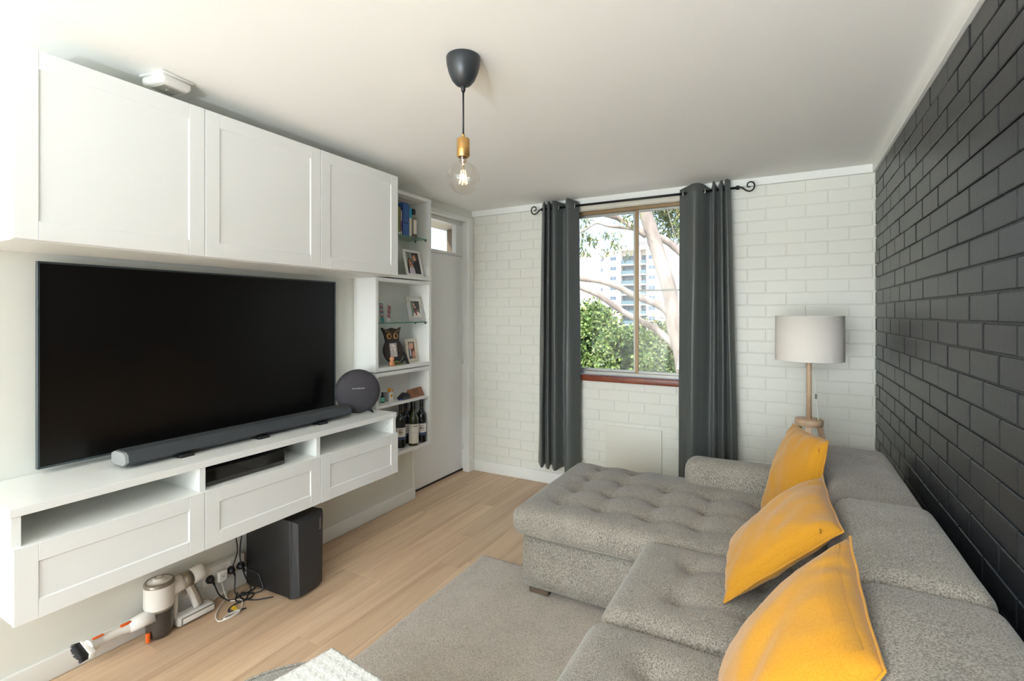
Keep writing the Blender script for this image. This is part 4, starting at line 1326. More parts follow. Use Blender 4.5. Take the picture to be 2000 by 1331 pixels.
mb = MB().tube(cr([(LX + 0.012, LY - 0.008, 1.12), (LX + 0.03, LY - 0.012, 1.09), (LX + 0.034, LY - 0.012, 1.0), (LX + 0.036, LY - 0.012, 0.96)], 6), 0.003, 6)
mb.tube(cr([(LX + 0.036, LY - 0.012, 0.96), (LX + 0.046, LY - 0.012, 0.88), (LX + 0.048, LY - 0.012, 0.826)], 6), 0.003, 6)
mb.build('cord', M_WHITE, fl_)
bx('cord_switch', mat('grey_switch', (118, 122, 122), 0.4), fl_, LX + 0.030, LX + 0.042, LY - 0.02, LY - 0.006, 0.955, 0.985, 0.003, 2)

# ------------------------------------------------------------------ curtain rod and curtains
RY_, RZ = 3.862, 2.376
rod = thing('curtain_rod', 'black iron curtain rod with curled ends above the window', 'curtain rod', (-1.08, RY_, RZ))
xa, xb = -1.80, -0.375
MB().tube([(xa - 0.035, RY_, RZ), (xb + 0.075, RY_, RZ)], 0.0095, 12).build('rod', M_IRON, rod)
for s, xe in ((-1, xa - 0.035), (1, xb + 0.075)):
    pts = [(0, 0), (0.018, 0.0), (0.032, -0.008), (0.05, -0.024), (0.075, -0.034), (0.098, -0.022), (0.106, 0.004), (0.096, 0.026), (0.078, 0.032), (0.062, 0.022), (0.06, 0.006), (0.070, -0.004), (0.080, 0.0)]
    path = cr([(xe + s * a, RY_, RZ + b) for a, b in pts], 5)
    L = len(path)
    MB().tube(path, [0.0062 - 0.0022 * i / L for i in range(L)], 8).build('finial', M_IRON, rod)
    MB().lathe([(0, -0.012), (0.012, -0.012), (0.015, -0.004), (0.015, 0.006), (0.011, 0.012), (0, 0.012)], n=14, M=Matrix.Translation((xe - s * 0.002, RY_, RZ)) @ Matrix.Rotation(R(90), 4, 'Y')).build('collar', M_IRON, rod)
for x in (-1.78, -0.385):
    mb = MB().tube([(x, YF - 0.016, RZ - 0.012), (x, RY_, RZ - 0.012)], 0.006, 8)
    mb.box(x - 0.012, x + 0.012, YF - 0.02, YF - 0.015, RZ - 0.04, RZ + 0.018, 0.002, 1)
    mb.build('bracket', M_IRON, rod)

def curtain(label, top, bot, ztop, zbot, eyelets, seed):
    """top and bot: plan points (x, y) of the folds; ztop/zbot: heights per point"""
    c = thing('curtain', label, 'curtain', (sum(p[0] for p in bot) / len(bot), RY_, min(zbot)), 0, 'charcoal eyelet curtains')
    K = 7
    T = cr([Vector((x, y, z)) for (x, y), z in zip(top, ztop)], K)
    B = cr([Vector((x, y, z)) for (x, y), z in zip(bot, zbot)], K)
    n = len(T)
    NZ = 34
    vs = []
    for j in range(NZ + 1):
        t = j / NZ
        for i in range(n):
            p = T[i].lerp(B[i], t ** 0.9)
            z = T[i].z + (B[i].z - T[i].z) * t
            w = 0.006 * noise.noise(Vector((i * 0.25, t * 3.0, seed))) * min(1, t * 3)
            vs.append((p.x + w, p.y + w, z))
    fs = [(j * n + i, j * n + i + 1, (j + 1) * n + i + 1, (j + 1) * n + i) for j in range(NZ) for i in range(n - 1)]
    o = MB().add(vs, fs, 0, True).build('cloth', M_CURT, c, normals=False)
    md = o.modifiers.new('thickness', 'SOLIDIFY')
    md.thickness = 0.003
    for (x, ang_) in eyelets:
        Me = Matrix.Translation((x, RY_, RZ - 0.004)) @ Matrix.Rotation(ang_, 4, 'Z')
        MB().ring(0.0215, 0.0042, (0, 0, 0), M=Me, n=24, m=8).build('eyelet', M_CHROME, c)
    return c
F_, Bk = RY_ - 0.045, RY_ + 0.042
def px(u, y):   # plan x of a fold seen at column u
    return onY(u, 400, y).x
lt = [(1059.5, Bk), (1063, F_), (1067, Bk), (1071.5, F_), (1077.5, Bk), (1081, F_), (1103, Bk), (1106, F_), (1114, F_ + 0.012), (1131, Bk)]
lb = [(1052, Bk), (1058, F_), (1064, Bk), (1070, F_), (1077, Bk), (1083, F_), (1101, Bk), (1105, F_), (1117, F_ + 0.01), (1134, Bk - 0.005)]
lt = [(px(u, y), y) for u, y in lt]
lb = [(px(u, y + (-0.01)), y - 0.01) for u, y in lb]
curtain('charcoal eyelet curtain hanging nearer the door', lt, lb,
        [2.428, 2.428, 2.42, 2.43, 2.424, 2.43, 2.415, 2.432, 2.43, 2.412],
        [0.19, 0.175, 0.185, 0.17, 0.19, 0.165, 0.185, 0.15, 0.155, 0.185],
        [(px(1090.5, RY_), R(35)), (px(1121.5, RY_), R(30))], 1)
rt = [(1328, Bk - 0.02), (1341, RY_), (1356, F_), (1372, RY_ - 0.01), (1389, Bk), (1393.5, F_), (1401.5, Bk - 0.02), (1409, F_), (1414, Bk - 0.01), (1418, F_), (1426, RY_)]
rbt = [(1325, Bk - 0.02), (1336, RY_), (1350, F_), (1370, RY_), (1388, Bk), (1395, F_), (1404, Bk - 0.02), (1414, F_), (1422, Bk - 0.01), (1430, F_), (1443, RY_)]
rt = [(px(u, y), y) for u, y in rt]
rbt = [(px(u, y), y) for u, y in rbt]
curtain('charcoal eyelet curtain hanging nearer the dark brick wall', rt, rbt,
        [2.412, 2.425, 2.432, 2.43, 2.40, 2.432, 2.402, 2.432, 2.404, 2.434, 2.434],
        [0.16, 0.15, 0.14, 0.15, 0.17, 0.15, 0.165, 0.15, 0.17, 0.15, 0.16],
        [(px(1338, RY_), R(-35)), (px(1374, RY_), R(40))], 5)

# ------------------------------------------------------------------ pendant lamp
PX, PY = -1.068, 1.553
pl = thing('pendant_lamp', 'hanging pendant with a black canopy, brass socket and clear globe bulb', 'pendant lamp', (PX, PY, 2.45))
M_ROSE = mat('matt_black_rose', (44, 48, 51), 0.38)
MB().lathe([(0, 2.449), (0.063, 2.449), (0.0645, 2.444), (0.0625, 2.42), (0.055, 2.39), (0.043, 2.363), (0.028, 2.346), (0.012, 2.340), (0, 2.340)], (PX, PY, 0), 40).build('ceiling_rose', M_ROSE, pl)
MB().lathe([(0.009, 2.342), (0.0085, 2.325), (0.0045, 2.316), (0, 2.316)], (PX, PY, 0), 16).build('cord_grip', M_BLACK, pl)
MB().tube([(PX, PY, 2.32), (PX + 0.0005, PY, 2.24), (PX, PY, 2.15)], 0.0033, 8).build('cord', M_BLACK, pl)
M_BRASS = mat('brushed_brass', (198, 156, 96), 0.3, 0.85)
MB().lathe([(0.0055, 2.158), (0.0065, 2.157), (0.0065, 2.143), (0.022, 2.142), (0.0245, 2.138), (0.0245, 2.103), (0.0235, 2.1025), (0.0235, 2.1015), (0.0245, 2.101), (0.0245, 2.078), (0.022, 2.072), (0.018, 2.072), (0.018, 2.078)], (PX, PY, 0), 32).build('socket', M_BRASS, pl, sharp=40)
bprof = [(0.0165, 2.074), (0.0165, 2.062), (0.022, 2.053)]
for k in range(15):
    a = R(62 - k * 152 / 14)
    bprof.append((0.0605 * math.cos(a), 1.994 + 0.0605 * math.sin(a)))
bprof.append((0, 1.9335))
bulb = MB().lathe(bprof, (PX, PY, 0), 40).build('bulb', glass_mat('bulb_glass', (252, 250, 247), 0.07), pl)
MB().lathe([(0.013, 2.076), (0.012, 2.058), (0.005, 2.045), (0.0035, 2.025), (0, 2.024)], (PX, PY, 0), 16).build('glass_stem', glass_mat('stem_glass', (244, 240, 232), 0.2), bulb)
mb = MB()
for k in range(6):
    a = R(60 * k)
    mb.tube([(PX + 0.008 * math.cos(a), PY + 0.008 * math.sin(a), 2.022), (PX + 0.016 * math.cos(a + 0.3), PY + 0.016 * math.sin(a + 0.3), 1.972)], 0.0011, 6)
mb.build('filament', mat('filament_glow', (255, 205, 140), 0.5, emit=9, ecol=(255, 200, 130)), bulb)
light('pendant_glow', 'POINT', (PX, PY, 1.99), 0.6, (1.0, 0.74, 0.45), shadow_soft_size=0.012)

# smoke alarm
sa = thing('smoke_alarm', 'white square smoke alarm on the ceiling above the wall cabinets', 'smoke alarm', (-2.235, 1.105, 2.45))
Ms = Matrix.Translation((-2.235, 1.105, 0)) @ Matrix.Rotation(R(8), 4, 'Z')
MB().box(-0.07, 0.07, -0.068, 0.068, 2.441, 2.449, 0.004, 2, 0, Ms).build('base_plate', M_WHITE, sa)
MB().box(-0.064, 0.064, -0.064, 0.064, 2.405, 2.442, 0.016, 4, 0, Ms).build('case', M_WHITE, sa)
gr = MB().box(-0.042, 0.042, -0.042, 0.042, 2.4025, 2.406, 0.001, 1, 0, Ms).build('grille', mat('alarm_grille', (196, 192, 180), 0.5), sa)
for k in range(9):
    a = -0.036 + k * 0.009
    MB().box(-0.037, 0.037, a - 0.0016, a + 0.0016, 2.4015, 2.4027, 0, 1, 0, Ms).build('slot', mat('slot_grey', (128, 126, 118), 0.6), gr)
MB().lathe([(0.007, 0), (0.006, -0.004), (0, -0.0045)], n=14, M=Ms @ Matrix.Translation((0, 0, 2.4025))).build('test_button', M_CHROME, sa)

# ------------------------------------------------------------------ subwoofer
sw = thing('subwoofer', 'tall black subwoofer on the floor under the floating bench', 'subwoofer', (-2.39, 1.77, 0.0), R(4))
Mw = Matrix.Translation((-2.39, 1.775, 0.0)) @ Matrix.Rotation(R(3), 4, 'Z')
bx_ = MB().box(-0.19, 0.15, -0.098, 0.098, 0.012, 0.412, 0.004, 2, 0, Mw)
bx_.build('cabinet', mat('black_vinyl', (24, 24, 24), 0.45, bump=(260, 0.25, 0.001)), sw)
vs = []
for (x, pts) in ((0.15, [(-0.098, 0.012), (0.098, 0.012), (0.098, 0.412), (-0.098, 0.412)]), (0.166, [(-0.098, 0.014), (0.098, 0.014), (0.098, 0.410), (-0.098, 0.410)]), (0.192, [(-0.074, 0.022), (0.03, 0.022), (0.08, 0.398), (-0.084, 0.398)])):
    vs += [Mw @ Vector((x, a, b)) for a, b in pts]
fs = [(8, 9, 10, 11)]
for a in (0, 4):
    for q in range(4):
        fs.append((a + q, a + (q + 1) % 4, a + 4 + (q + 1) % 4, a + 4 + q))
MB().add(vs, fs).build('front_grille', mat('black_grille', (44, 45, 48), 0.5, bump=(500, 0.2, 0.0006)), sw)
text('DENON', 0.017, sw, Mw @ Matrix.Translation((0.193, 0.06, 0.35)) @ FACE_X @ Matrix.Rotation(R(90), 4, 'Z'), M_CHROME, 'logo')
for sx_ in (-0.16, 0.13):
    for sy_ in (-0.075, 0.075):
        MB().lathe([(0.014, 0), (0.016, 0.013)], n=12, M=Mw @ Matrix.Translation((sx_, sy_, 0))).build('foot', M_BLACK, sw)

# ------------------------------------------------------------------ power board, plugs, cables
XW = XL
pw = thing('power_outlet', 'white four gang power outlet low on the wall behind the cables', 'power outlet', (XL, 1.55, 0.08))
bx('box', M_WHITE, pw, XL + 0.0, XL + 0.034, 1.435, 1.655, 0.096, 0.184, 0.003, 2)
bx('face_plate', M_WHITE, pw, XL + 0.034, XL + 0.040, 1.436, 1.654, 0.097, 0.183, 0.002, 2)
XP = XL + 0.040
PY4 = (1.468, 1.522, 1.575, 1.628)
for y in PY4:
    bx('rocker_switch', M_WHITE, pw, XP, XP + 0.003, y - 0.006, y + 0.006, 0.156, 0.176, 0.001, 1)
M_CABLE = mat('black_cable', (20, 20, 20), 0.45)
M_WCABLE = mat('white_cable', (226, 222, 214), 0.45)
def plug(label, y, z, path):
    p = thing('power_plug', label, 'plug', (XP, y, z - 0.02), 0, 'black plugs in the outlet')
    Mp = Matrix.Translation((XP, y, z)) @ Matrix.Rotation(R(90), 4, 'Y')
    MB().lathe([(0, 0.0005), (0.020, 0.0005), (0.021, 0.006), (0.018, 0.016), (0.012, 0.028), (0, 0.031)], n=20, M=Mp).build('plug_body', M_BLACK, p)
    MB().tube([(XP + 0.018, y, z - 0.004), (XP + 0.026, y + 0.008, z - 0.018), (XP + 0.027, y + 0.011, z - 0.03)], [0.007, 0.006, 0.004], 8).build('strain_relief', M_BLACK, p)
    MB().tube(cr([(XP + 0.027, y + 0.011, z - 0.028)] + path, 8), 0.0034, 8).build('cable', M_CABLE, p)
ZP = 0.128
f0 = 0.0045
plug('black plug at the vacuum end of the power outlet', PY4[0], ZP, [(XP + 0.034, 1.495, 0.05), (XP + 0.05, 1.515, 0.02), (XP + 0.07, 1.54, f0), (-2.50, 1.60, f0), (-2.49, 1.66, f0 + 0.007), (-2.56, 1.685, f0)])
plug('black plug third along the power outlet', PY4[2], ZP, [(XP + 0.035, 1.58, 0.07), (XP + 0.05, 1.572, 0.02), (XP + 0.08, 1.60, f0), (-2.46, 1.63, f0), (-2.435, 1.60, f0), (-2.45, 1.52, f0), (-2.42, 1.475, f0), (-2.39, 1.50, f0), (-2.37, 1.535, f0)])
plug('black plug beside the subwoofer in the power outlet', PY4[3], ZP, [(XP + 0.05, 1.655, 0.105), (XP + 0.10, 1.668, 0.09), (-2.45, 1.669, 0.06), (-2.43, 1.668, 0.02), (-2.46, 1.64, f0), (-2.52, 1.61, f0), (-2.47, 1.575, f0), (-2.40, 1.60, f0), (-2.36, 1.64, f0), (-2.34, 1.665, f0)])
ad_ = thing('usb_adapter', 'white square charger plugged into the power outlet', 'charger', (XP, PY4[1], 0.09))
bx('charger_body', M_WHITE, ad_, XP + 0.0005, XP + 0.030, PY4[1] - 0.024, PY4[1] + 0.024, 0.100, 0.152, 0.006, 3)
bx('charger_face', mat('charger_face', (214, 211, 204), 0.4), ad_, XP + 0.030, XP + 0.031, PY4[1] - 0.016, PY4[1] + 0.016, 0.110, 0.144, 0.0004, 1)
bx('rating_print', mat('grey_print', (150, 148, 142), 0.5), ad_, XP + 0.031, XP + 0.0313, PY4[1] - 0.004, PY4[1] + 0.006, 0.124, 0.129)
MB().tube(cr([(XP + 0.014, PY4[1], 0.101), (XP + 0.02, PY4[1] + 0.005, 0.06), (XP + 0.04, PY4[1] + 0.008, 0.02), (-2.50, 1.535, f0), (-2.47, 1.565, f0), (-2.43, 1.555, f0), (-2.385, 1.52, f0 + 0.002), (-2.375, 1.50, 0.012)], 8), 0.0028, 8).build('charger_cable', M_WCABLE, ad_)
vc = thing('coiled_white_cable', 'bundled white charging lead with a yellow tag on the floor', 'cable', (-2.385, 1.47, 0.0))
lo = []
for k in range(34):
    a = 2 * math.pi * k / 11.3
    lo.append((-2.372 + 0.012 * math.sin(a) + 0.001 * k * 0.1, 1.462 + 0.040 * math.cos(a), 0.0045 + 0.0003 * k))
MB().tube(cr(lo, 3), 0.0028, 6).build('lead', M_WCABLE, vc)
MB().tube(cr([(-2.372, 1.50, 0.008), (-2.37, 1.44, f0), (-2.385, 1.405, f0), (-2.44, 1.425, f0), (-2.50, 1.48, f0), (-2.535, 1.53, 0.008), (-2.555, 1.545, 0.03), (-2.56, 1.52, 0.035), (-2.555, 1.47, 0.02), (-2.545, 1.43, 0.055)], 8), 0.0028, 8).build('loop', M_WCABLE, vc)
Mt = Matrix.Translation((-2.40, 1.492, 0.018)) @ Matrix.Rotation(R(20), 4, 'Z') @ Matrix.Rotation(R(30), 4, 'Y')
MB().box(-0.012, 0.012, -0.011, 0.011, -0.0008, 0.0008, 0, 1, 0, Mt).build('yellow_tag', mat('yellow_tag', (228, 190, 52), 0.5), vc)
# the two leads that drop from the bench
for lab, p_ in (('black lead hanging from the bench nearer the vacuum', [(XL + 0.05, 1.575, 0.471), (XL + 0.05, 1.58, 0.38), (XL + 0.055, 1.60, 0.28), (XL + 0.06, 1.602, 0.22), (XL + 0.058, 1.588, 0.17), (XL + 0.055, 1.58, 0.15)]),
                ('black lead hanging from the bench nearer the subwoofer', [(XL + 0.05, 1.64, 0.471), (XL + 0.05, 1.642, 0.36), (XL + 0.055, 1.622, 0.24), (XL + 0.075, 1.608, 0.18), (XL + 0.085, 1.615, 0.13), (XL + 0.09, 1.628, 0.08), (-2.50, 1.645, 0.02), (-2.48, 1.62, f0), (-2.44, 1.57, f0), (-2.47, 1.545, f0 + 0.003), (-2.53, 1.59, f0 + 0.006)])):
    tag(MB().tube(cr(p_, 8), 0.0036, 8).build('hanging_cable', M_CABLE), lab, 'cable', 'black leads behind the bench')

# ------------------------------------------------------------------ handheld vacuum
vm = thing('handheld_vacuum', 'white and grey handheld vacuum with orange catches standing against the skirting', 'vacuum', (-2.525, 1.21, 0.0))
M_VW = mat('vacuum_white', (226, 222, 216), 0.3)
M_VG = mat('vacuum_champagne', (148, 138, 126), 0.35, 0.4)
M_OR = mat('vacuum_orange', (222, 92, 24), 0.4)
VC = (-2.525, 1.215, 0)
MB().lathe([(0, 0.004), (0.04, 0.004), (0.05, 0.014), (0.053, 0.03), (0.055, 0.13)], VC, 32).build('dust_bin', mat('smoked_plastic', (98, 88, 80), 0.12, trans=0.55), vm)
MB().lathe([(0, 0.02), (0.028, 0.02), (0.034, 0.07), (0.03, 0.12), (0, 0.122)], VC, 20).build('cyclone', M_CHARC, vm)
MB().lathe([(0.056, 0.128), (0.057, 0.134), (0.057, 0.138)], VC, 32).build('bin_ring', M_VG, vm)
MB().lathe([(0.057, 0.138), (0.06, 0.145), (0.06, 0.235), (0.058, 0.242)], VC, 32).build('motor_housing', M_VW, vm)
MB().lathe([(0.0605, 0.238), (0.0605, 0.25), (0.055, 0.255), (0.05, 0.2555)], VC, 32).build('trim_ring', M_VG, vm)
MB().lathe([(0.05, 0.254), (0.026, 0.256), (0.025, 0.264), (0.02, 0.268), (0, 0.269)], VC, 32).build('filter_cap', M_VW, vm)
for k in range(12):
    a = R(30 * k)
    MB().tube([(VC[0] + 0.012 * math.cos(a), VC[1] + 0.012 * math.sin(a), 0.2695), (VC[0] + 0.02 * math.cos(a), VC[1] + 0.02 * math.sin(a), 0.2685)], 0.0012, 5).build('vent_slot', M_VG, vm)
bx('bin_catch', M_OR, vm, VC[0] + 0.018, VC[0] + 0.034, VC[1] - 0.066, VC[1] - 0.05, 0.008, 0.05, 0.004, 2)
# rear barrel, handle and battery foot
MB().tube([(VC[0], VC[1] + 0.045, 0.19), (VC[0] - 0.004, VC[1] + 0.085, 0.195), (VC[0] - 0.006, VC[1] + 0.10, 0.197)], [0.036, 0.036, 0.036], 24).build('barrel', M_VW, vm)
MB().tube([(VC[0] - 0.006, VC[1] + 0.10, 0.197), (VC[0] - 0.008, VC[1] + 0.14, 0.20)], [0.037, 0.037], 24).build('barrel_band', M_VG, vm)
MB().tube([(VC[0] - 0.008, VC[1] + 0.14, 0.20), (VC[0] - 0.012, VC[1] + 0.19, 0.205), (VC[0] - 0.012, VC[1] + 0.20, 0.2055), (VC[0] - 0.012, VC[1] + 0.203, 0.2055)], [0.0365, 0.0365, 0.033, 0.028], 24).build('barrel_end', M_VW, vm)
MB().tube(cr([(VC[0] - 0.004, VC[1] + 0.125, 0.175), (VC[0] + 0.002, VC[1] + 0.145, 0.12), (VC[0] + 0.002, VC[1] + 0.165, 0.055)], 6), 0.017, 16).build('handle', M_VW, vm)
MB().tube(cr([(VC[0] + 0.008, VC[1] + 0.14, 0.17), (VC[0] + 0.012, VC[1] + 0.158, 0.12), (VC[0] + 0.012, VC[1] + 0.178, 0.06)], 6), 0.0125, 12).build('grip', M_VG, vm)
MB().tube(cr([(VC[0], VC[1] + 0.10, 0.16), (VC[0] + 0.004, VC[1] + 0.108, 0.145), (VC[0] + 0.002, VC[1] + 0.104, 0.132)], 5), 0.007, 8).build('trigger', M_VG, vm)
MB().tube([(VC[0], VC[1] + 0.07, 0.17), (VC[0], VC[1] + 0.068, 0.03)], 0.012, 10, flat=0.7).build('strut', M_VW, vm)
MB().box(VC[0] - 0.03, VC[0] + 0.036, VC[1] + 0.062, VC[1] + 0.235, 0.004, 0.05, 0.016, 4).build('battery_foot', M_VW, vm)
MB().box(VC[0] + 0.034, VC[0] + 0.0385, VC[1] + 0.078, VC[1] + 0.234, 0.010, 0.044, 0.002, 2).build('battery_trim', M_VG, vm)
MB().box(VC[0] + 0.037, VC[0] + 0.0405, VC[1] + 0.084, VC[1] + 0.229, 0.015, 0.039, 0.0015, 2).build('battery_panel', M_VW, vm)
# nozzle with brush
nz = [Vector(p) for p in ((VC[0] + 0.015, VC[1] - 0.03, 0.115), (VC[0] + 0.005, VC[1] - 0.075, 0.11), (VC[0], VC[1] - 0.12, 0.105))]
MB().tube(nz, [0.033, 0.031, 0.026], 20).build('inlet', M_VW, vm)
n2_ = [(VC[0], VC[1] - 0.118, 0.106), (VC[0], VC[1] - 0.15, 0.106), (VC[0], VC[1] - 0.20, 0.104), (VC[0] + 0.004, VC[1] - 0.245, 0.104), (VC[0] + 0.008, VC[1] - 0.27, 0.104)]
MB().tube(cr(n2_, 5), [0.024, 0.023, 0.022, 0.021, 0.020, 0.018, 0.018, 0.018, 0.018, 0.018, 0.018, 0.018, 0.018, 0.02, 0.022, 0.024, 0.026, 0.028, 0.030, 0.031, 0.031], 16).build('crevice_tool', M_VW, vm)
Mb = Matrix.Translation((VC[0] + 0.012, VC[1] - 0.272, 0.103)) @ Matrix.Rotation(R(14), 4, 'Y')
brh = MB().box(-0.046, 0.046, -0.012, 0.012, -0.015, 0.015, 0.004, 2, 0, Mb).build('brush_head', M_VW, vm)
mb = MB()
for i in range(18):
    for j in range(4):
        x, z = -0.042 + i * 0.0049, -0.0095 + j * 0.0063
        mb.tube([Mb @ Vector((x, -0.01, z)), Mb @ Vector((x * 1.08 + random.uniform(-0.002, 0.002), -0.040 + random.uniform(-0.004, 0.002), z * 1.2))], 0.0021, 5)
tag(mb.build('bristles', M_BLACK, brh), kind='stuff')
for yy in (VC[1] - 0.135, VC[1] - 0.235):
    MB().box(VC[0] + 0.0, VC[0] + 0.014, yy - 0.02, yy + 0.02, 0.124 if yy > 1.05 else 0.127, 0.133, 0.003, 2).build('catch', M_OR, vm)

# ------------------------------------------------------------------ outside the window
M_BOUNCE = mat('pale_bounce_ground', (196, 190, 176), 0.95, vary=(0.3, (170, 168, 150), 0.4, 0.7))  # unseen ground, made pale to bounce light up to the ceiling
struct(bx('ground', M_BOUNCE, None, -260, 160, 6, 330, -6.4, -6.0), 'ground far below the window, made pale to bounce light')
M_TW = mat('tower_white', (232, 230, 226), 0.8)
M_TG = mat('tower_glass', (104, 122, 142), 0.15)
M_TD = mat('tower_recess', (126, 134, 144), 0.6)
M_RAIL = mat('balcony_glass', (104, 132, 142), 0.15)
M_TGR = mat('tower_grey', (150, 150, 150), 0.8)
TYW = 150.0
def tx(u):
    return onY(u, 560, TYW).x
def tz(u, v):
    return onY(u, v, TYW).z
tw = thing('apartment_tower', 'white apartment tower with glass balconies far beyond the window', 'building', (tx(1236), TYW + 8, -6))
ztop = tz(1236, 482)
FLH = 3.06
wallz = tz(1180, 490)
mb = MB()
mb.box(tx(1090), tx(1212.5), TYW, TYW + 16, -6, wallz)
mb.box(tx(1262), tx(1345), TYW, TYW + 16, -6, wallz + 0.5)
mb.box(tx(1212.5), tx(1262), TYW + 2.2, TYW + 16, -6, ztop)
mb.box(tx(1211), tx(1263), TYW - 0.3, TYW + 2.3, ztop - 1.0, ztop)
mb.build('wall', M_TW, tw)
bx('plant_room', M_TGR, tw, tx(1231), tx(1268), TYW + 4, TYW + 12, ztop, ztop + 1.9)
bx('side_wing', mat('tower_pale_blue', (206, 214, 222), 0.7), tw, tx(1309), tx(1345), TYW - 1.5, TYW + 4, -6, wallz + 0.6)
for i in range(5):
    x = tx(1311 + i * 5)
    bx('fin', M_TW, tw, x - 0.12, x + 0.12, TYW - 1.9, TYW - 1.5, -6, wallz + 0.6)
def tower_window(x0, x1, z0, z1, y=TYW):
    w = MB().box(x0, x1, y - 0.12, y - 0.02, z0, z1).build('window', M_TW, tw)
    MB().box(x0 + 0.06, (x0 + x1) / 2 - 0.03, y - 0.16, y - 0.11, z0 + 0.06, z1 - 0.06).build('pane', M_TG, w)
    MB().box((x0 + x1) / 2 + 0.03, x1 - 0.06, y - 0.16, y - 0.11, z0 + 0.06, z1 - 0.06).build('pane', M_TG, w)
z_first = tz(1198, 505.7)
for fl in range(9):
    zc = z_first - fl * FLH
    tower_window(tx(1192), tx(1204), zc - 0.6, zc + 0.6)
    tower_window(tx(1173.5), tx(1177.8), zc - 0.85, zc + 0.25)
    tower_window(tx(1266.5), tx(1280), zc - 0.7, zc + 0.55)
    # balcony bay
    zb_ = zc - 1.9
    bx('balcony_slab', M_TW, tw, tx(1212.5), tx(1262), TYW - 0.3, TYW + 2.2, zb_ - 0.35, zb_)
    bx('balcony_rail', M_RAIL, tw, tx(1213), tx(1241), TYW - 0.25, TYW - 0.19, zb_ + 0.05, zb_ + 1.05)
    bx('balcony_rail', M_RAIL, tw, tx(1252), tx(1261), TYW - 0.25, TYW - 0.19, zb_ + 0.05, zb_ + 1.05)
    bx('balcony_wall', M_TD, tw, tx(1212.6), tx(1262), TYW + 2.0, TYW + 2.19, zb_, zb_ + FLH - 0.36)
    for (u0, u1) in ((1214, 1219), (1221, 1227), (1228.5, 1234), (1236, 1241), (1252, 1260)):
        bx('balcony_door', M_TG, tw, tx(u0) , tx(u1), TYW + 1.9, TYW + 1.99, zb_ + 0.05, zb_ + 2.3)
bx('balcony_pier', M_TW, tw, tx(1243.5), tx(1250), TYW - 0.35, TYW + 2.1, -6, ztop - 1.0)

# ---- gum tree
TRY = 14.0
def P(u, v, y=TRY):
    return onY(u, v, y)
def bark_mat():
    m = mat('pale_gum_bark', (192, 182, 171), 0.75, vary=(1.6, (140, 129, 120), 0.42, 0.62), bump=(14, 0.4, 0.02), stretch=(1, 1, 0.35))
    return m
M_BARK = bark_mat()
gum = thing('gum_tree', 'pale barked gum tree with bare limbs close outside the window', 'tree', tuple(P(1345, 780)[:2]) + (-6.0,))
def limb(name, pts, r0, r1, n=8):
    path = cr(pts, n)
    L = len(path)
    rr = [(r0 + (r1 - r0) * (i / (L - 1)) ** 0.9) * (1 + 0.07 * noise.noise(Vector((i * 0.35, r0 * 30, 1)))) for i in range(L)]
    return MB().tube(path, rr, 14).build(name, M_BARK, gum)
base = P(1345, 780)
limb('trunk', [(base.x + 0.4, TRY + 0.5, -6.0), (base.x + 0.2, TRY + 0.3, -3.0), P(1336, 720), P(1318, 640), P(1308, 570), P(1290, 510), P(1270, 445), P(1256, 400), P(1250, 350), P(1236, 270)], 0.23, 0.165)
limb('branch', [P(1312, 620), P(1296, 602), P(1270, 589), P(1240, 578, 13.8), P(1205, 560, 13.6), P(1170, 549, 13.5), P(1130, 544, 13.4), P(1075, 530, 13.3)], 0.12, 0.065)
limb('branch', [P(1330, 700), P(1310, 668), P(1275, 640), P(1240, 622, 13.5), P(1205, 602, 13.3), P(1170, 578, 13.2), P(1130, 560, 13.0), P(1080, 530, 12.8)], 0.1, 0.06)
limb('branch', [P(1262, 460), P(1240, 446), P(1215, 430), P(1190, 421, 13.8), P(1160, 416, 13.7), P(1125, 410, 13.6), P(1090, 380, 13.5)], 0.1, 0.05)
limb('branch', [P(1262, 452), P(1225, 446), P(1190, 442, 13.6), P(1165, 436, 13.5), P(1145, 448, 13.4), P(1118, 462, 13.4)], 0.05, 0.02)
limb('branch', [P(1276, 460), P(1300, 470, 14.2), P(1320, 486, 14.3), P(1345, 510, 14.4), P(1380, 540, 14.5)], 0.11, 0.07)
limb('branch', [P(1290, 340, 15.2), P(1312, 392, 15), P(1332, 418, 14.9), P(1365, 455, 14.8)], 0.13, 0.12)
limb('twig', [P(1165, 436, 13.5), P(1155, 430, 13.5), P(1140, 445, 13.4), P(1132, 470, 13.4)], 0.022, 0.008)
limb('twig', [P(1300, 395, 14.6), P(1312, 440, 14.6), P(1322, 470, 14.6)], 0.02, 0.008)

def leaves(name, parent, mats, pts, size, count, spread, droop=0.0, aspect=0.35, rng=None):
    rng = rng or random.Random(3)
    mb = MB()
    for _ in range(count):
        c = Vector(rng.choice(pts)) + Vector((rng.gauss(0, spread), rng.gauss(0, spread), rng.gauss(0, spread)))
        d = Vector((rng.uniform(-1, 1), rng.uniform(-1, 1), rng.uniform(-1, 1) - droop))
        if d.length < 0.05: continue
        d.normalize()
        s = d.orthogonal()
        s.rotate(Matrix.Rotation(rng.uniform(0, 6.28), 3, d))
        s.normalize()
        l = size * rng.uniform(0.6, 1.3)
        a = l * aspect
        q = d.cross(s) * a * 0.3
        mb.add([c, c + d * l * 0.5 + s * a + q, c + d * l, c + d * l * 0.5 - s * a + q], [(0, 1, 2, 3)], rng.randrange(len(mats)), False)
    o = mb.build(name, mats, parent, normals=False)
    tag(o, kind='stuff')
    return o
def leafmat(name, c):
    return mat(name, c, 0.45, spec=0.4)
GL = [leafmat('gum_leaf_a', (122, 140, 84)), leafmat('gum_leaf_b', (150, 152, 98)), leafmat('gum_leaf_c', (96, 118, 84))]
rg = random.Random(11)
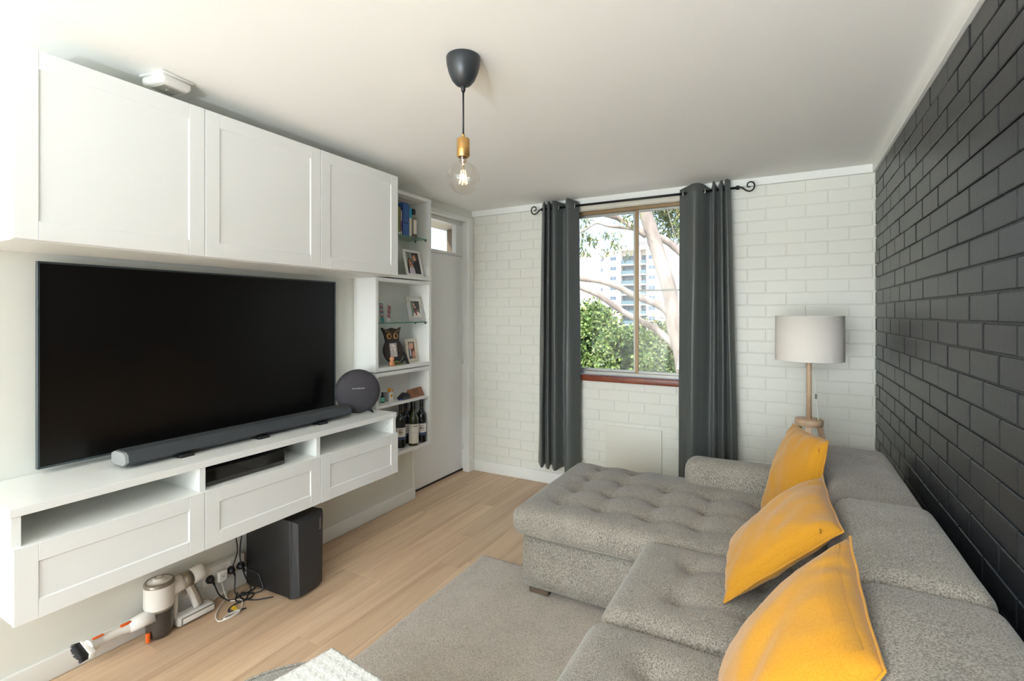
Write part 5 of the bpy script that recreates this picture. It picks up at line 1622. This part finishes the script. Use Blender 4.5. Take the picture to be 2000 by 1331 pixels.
pts = [P(rg.uniform(1290, 1345), rg.uniform(385, 470), 14.8) for _ in range(26)] + [P(rg.uniform(1275, 1300), rg.uniform(392, 425), 14.8) for _ in range(6)]
leaves('foliage', gum, GL, pts, 0.17, 1500, 0.12, 0.8, 0.14, rg)
pts = [P(u, v, 13.5) for (u, v) in ((1140, 440), (1150, 462), (1136, 430), (1180, 455), (1200, 462), (1205, 480), (1185, 490), (1175, 492), (1160, 470), (1145, 490), (1218, 432), (1232, 428), (1220, 418), (1240, 420), (1150, 420), (1228, 495), (1130, 455), (1134, 475))]
leaves('foliage', gum, GL, pts, 0.17, 330, 0.09, 1.2, 0.14, rg)

def leafy_tree(label, mats, c, rad, count, size, seed, trunk_r=0.16, clumps=60):
    """crown of leaf clumps around an irregular ellipsoid, on a trunk that reaches the ground"""
    t = thing('leafy_tree', label, 'tree', (c[0], c[1], -6.0), 0, 'trees beyond the window')
    rng = random.Random(seed)
    mb = MB()
    mb.tube(cr([(c[0], c[1], -6.0), (c[0] + 0.1, c[1], -4.0), (c[0] - 0.05, c[1], c[2] - rad[2] * 0.4), (c[0], c[1], c[2] + rad[2] * 0.3)], 5), [trunk_r * (1 - 0.045 * i) for i in range(16)], 10)
    mb.build('trunk', mat('brown_bark', (104, 90, 74), 0.85), t)
    inner = MB()
    pts = []
    for _ in range(clumps):
        d = Vector((rng.gauss(0, 1), rng.gauss(0, 1), rng.gauss(0, 1))).normalized()
        f = rng.uniform(0.78, 1.05)
        pts.append(Vector((c[0] + d.x * rad[0] * f, c[1] + d.y * rad[1] * f, c[2] + d.z * rad[2] * f)))
    for k in range(14):
        p = pts[k * len(pts) // 14]
        inner.tube([Vector(c) + Vector((0, 0, -rad[2] * 0.3)), Vector(c).lerp(p, 0.5) + Vector((0, 0, 0.05)), p], [0.05, 0.03, 0.008], 6)
    inner.build('branches', MATS['brown_bark'], t)
    leaves('crown', t, mats, pts, size, count, rad[0] * 0.17, 0.2, 0.42, rng)
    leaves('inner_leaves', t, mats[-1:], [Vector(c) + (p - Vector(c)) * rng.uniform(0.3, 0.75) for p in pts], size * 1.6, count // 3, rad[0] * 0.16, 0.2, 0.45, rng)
    return t
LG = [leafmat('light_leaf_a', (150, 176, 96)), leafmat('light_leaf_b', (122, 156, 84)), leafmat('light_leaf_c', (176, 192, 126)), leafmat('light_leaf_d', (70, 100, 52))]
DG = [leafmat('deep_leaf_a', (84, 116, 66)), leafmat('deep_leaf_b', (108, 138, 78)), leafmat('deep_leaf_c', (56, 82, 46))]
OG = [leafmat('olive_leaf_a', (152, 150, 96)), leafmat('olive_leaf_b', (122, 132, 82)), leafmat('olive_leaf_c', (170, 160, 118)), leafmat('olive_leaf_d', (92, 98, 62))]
def cen(u, v, y):
    p = P(u, v, y)
    return (p.x, p.y, p.z)
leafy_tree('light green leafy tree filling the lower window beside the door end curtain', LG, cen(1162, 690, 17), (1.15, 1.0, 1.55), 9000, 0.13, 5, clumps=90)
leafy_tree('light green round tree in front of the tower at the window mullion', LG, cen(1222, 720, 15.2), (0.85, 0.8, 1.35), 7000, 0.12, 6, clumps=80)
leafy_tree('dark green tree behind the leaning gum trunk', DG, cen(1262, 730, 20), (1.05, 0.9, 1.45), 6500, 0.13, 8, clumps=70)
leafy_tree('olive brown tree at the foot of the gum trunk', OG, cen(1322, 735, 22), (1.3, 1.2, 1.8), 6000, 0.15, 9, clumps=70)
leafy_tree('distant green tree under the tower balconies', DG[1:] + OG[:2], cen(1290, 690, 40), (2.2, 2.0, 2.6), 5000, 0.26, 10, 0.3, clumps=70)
leafy_tree('wide pale tree low behind the front trees', OG[:2] + LG[:2], cen(1190, 760, 30), (3.6, 1.6, 3.2), 6500, 0.22, 12, 0.3, clumps=90)
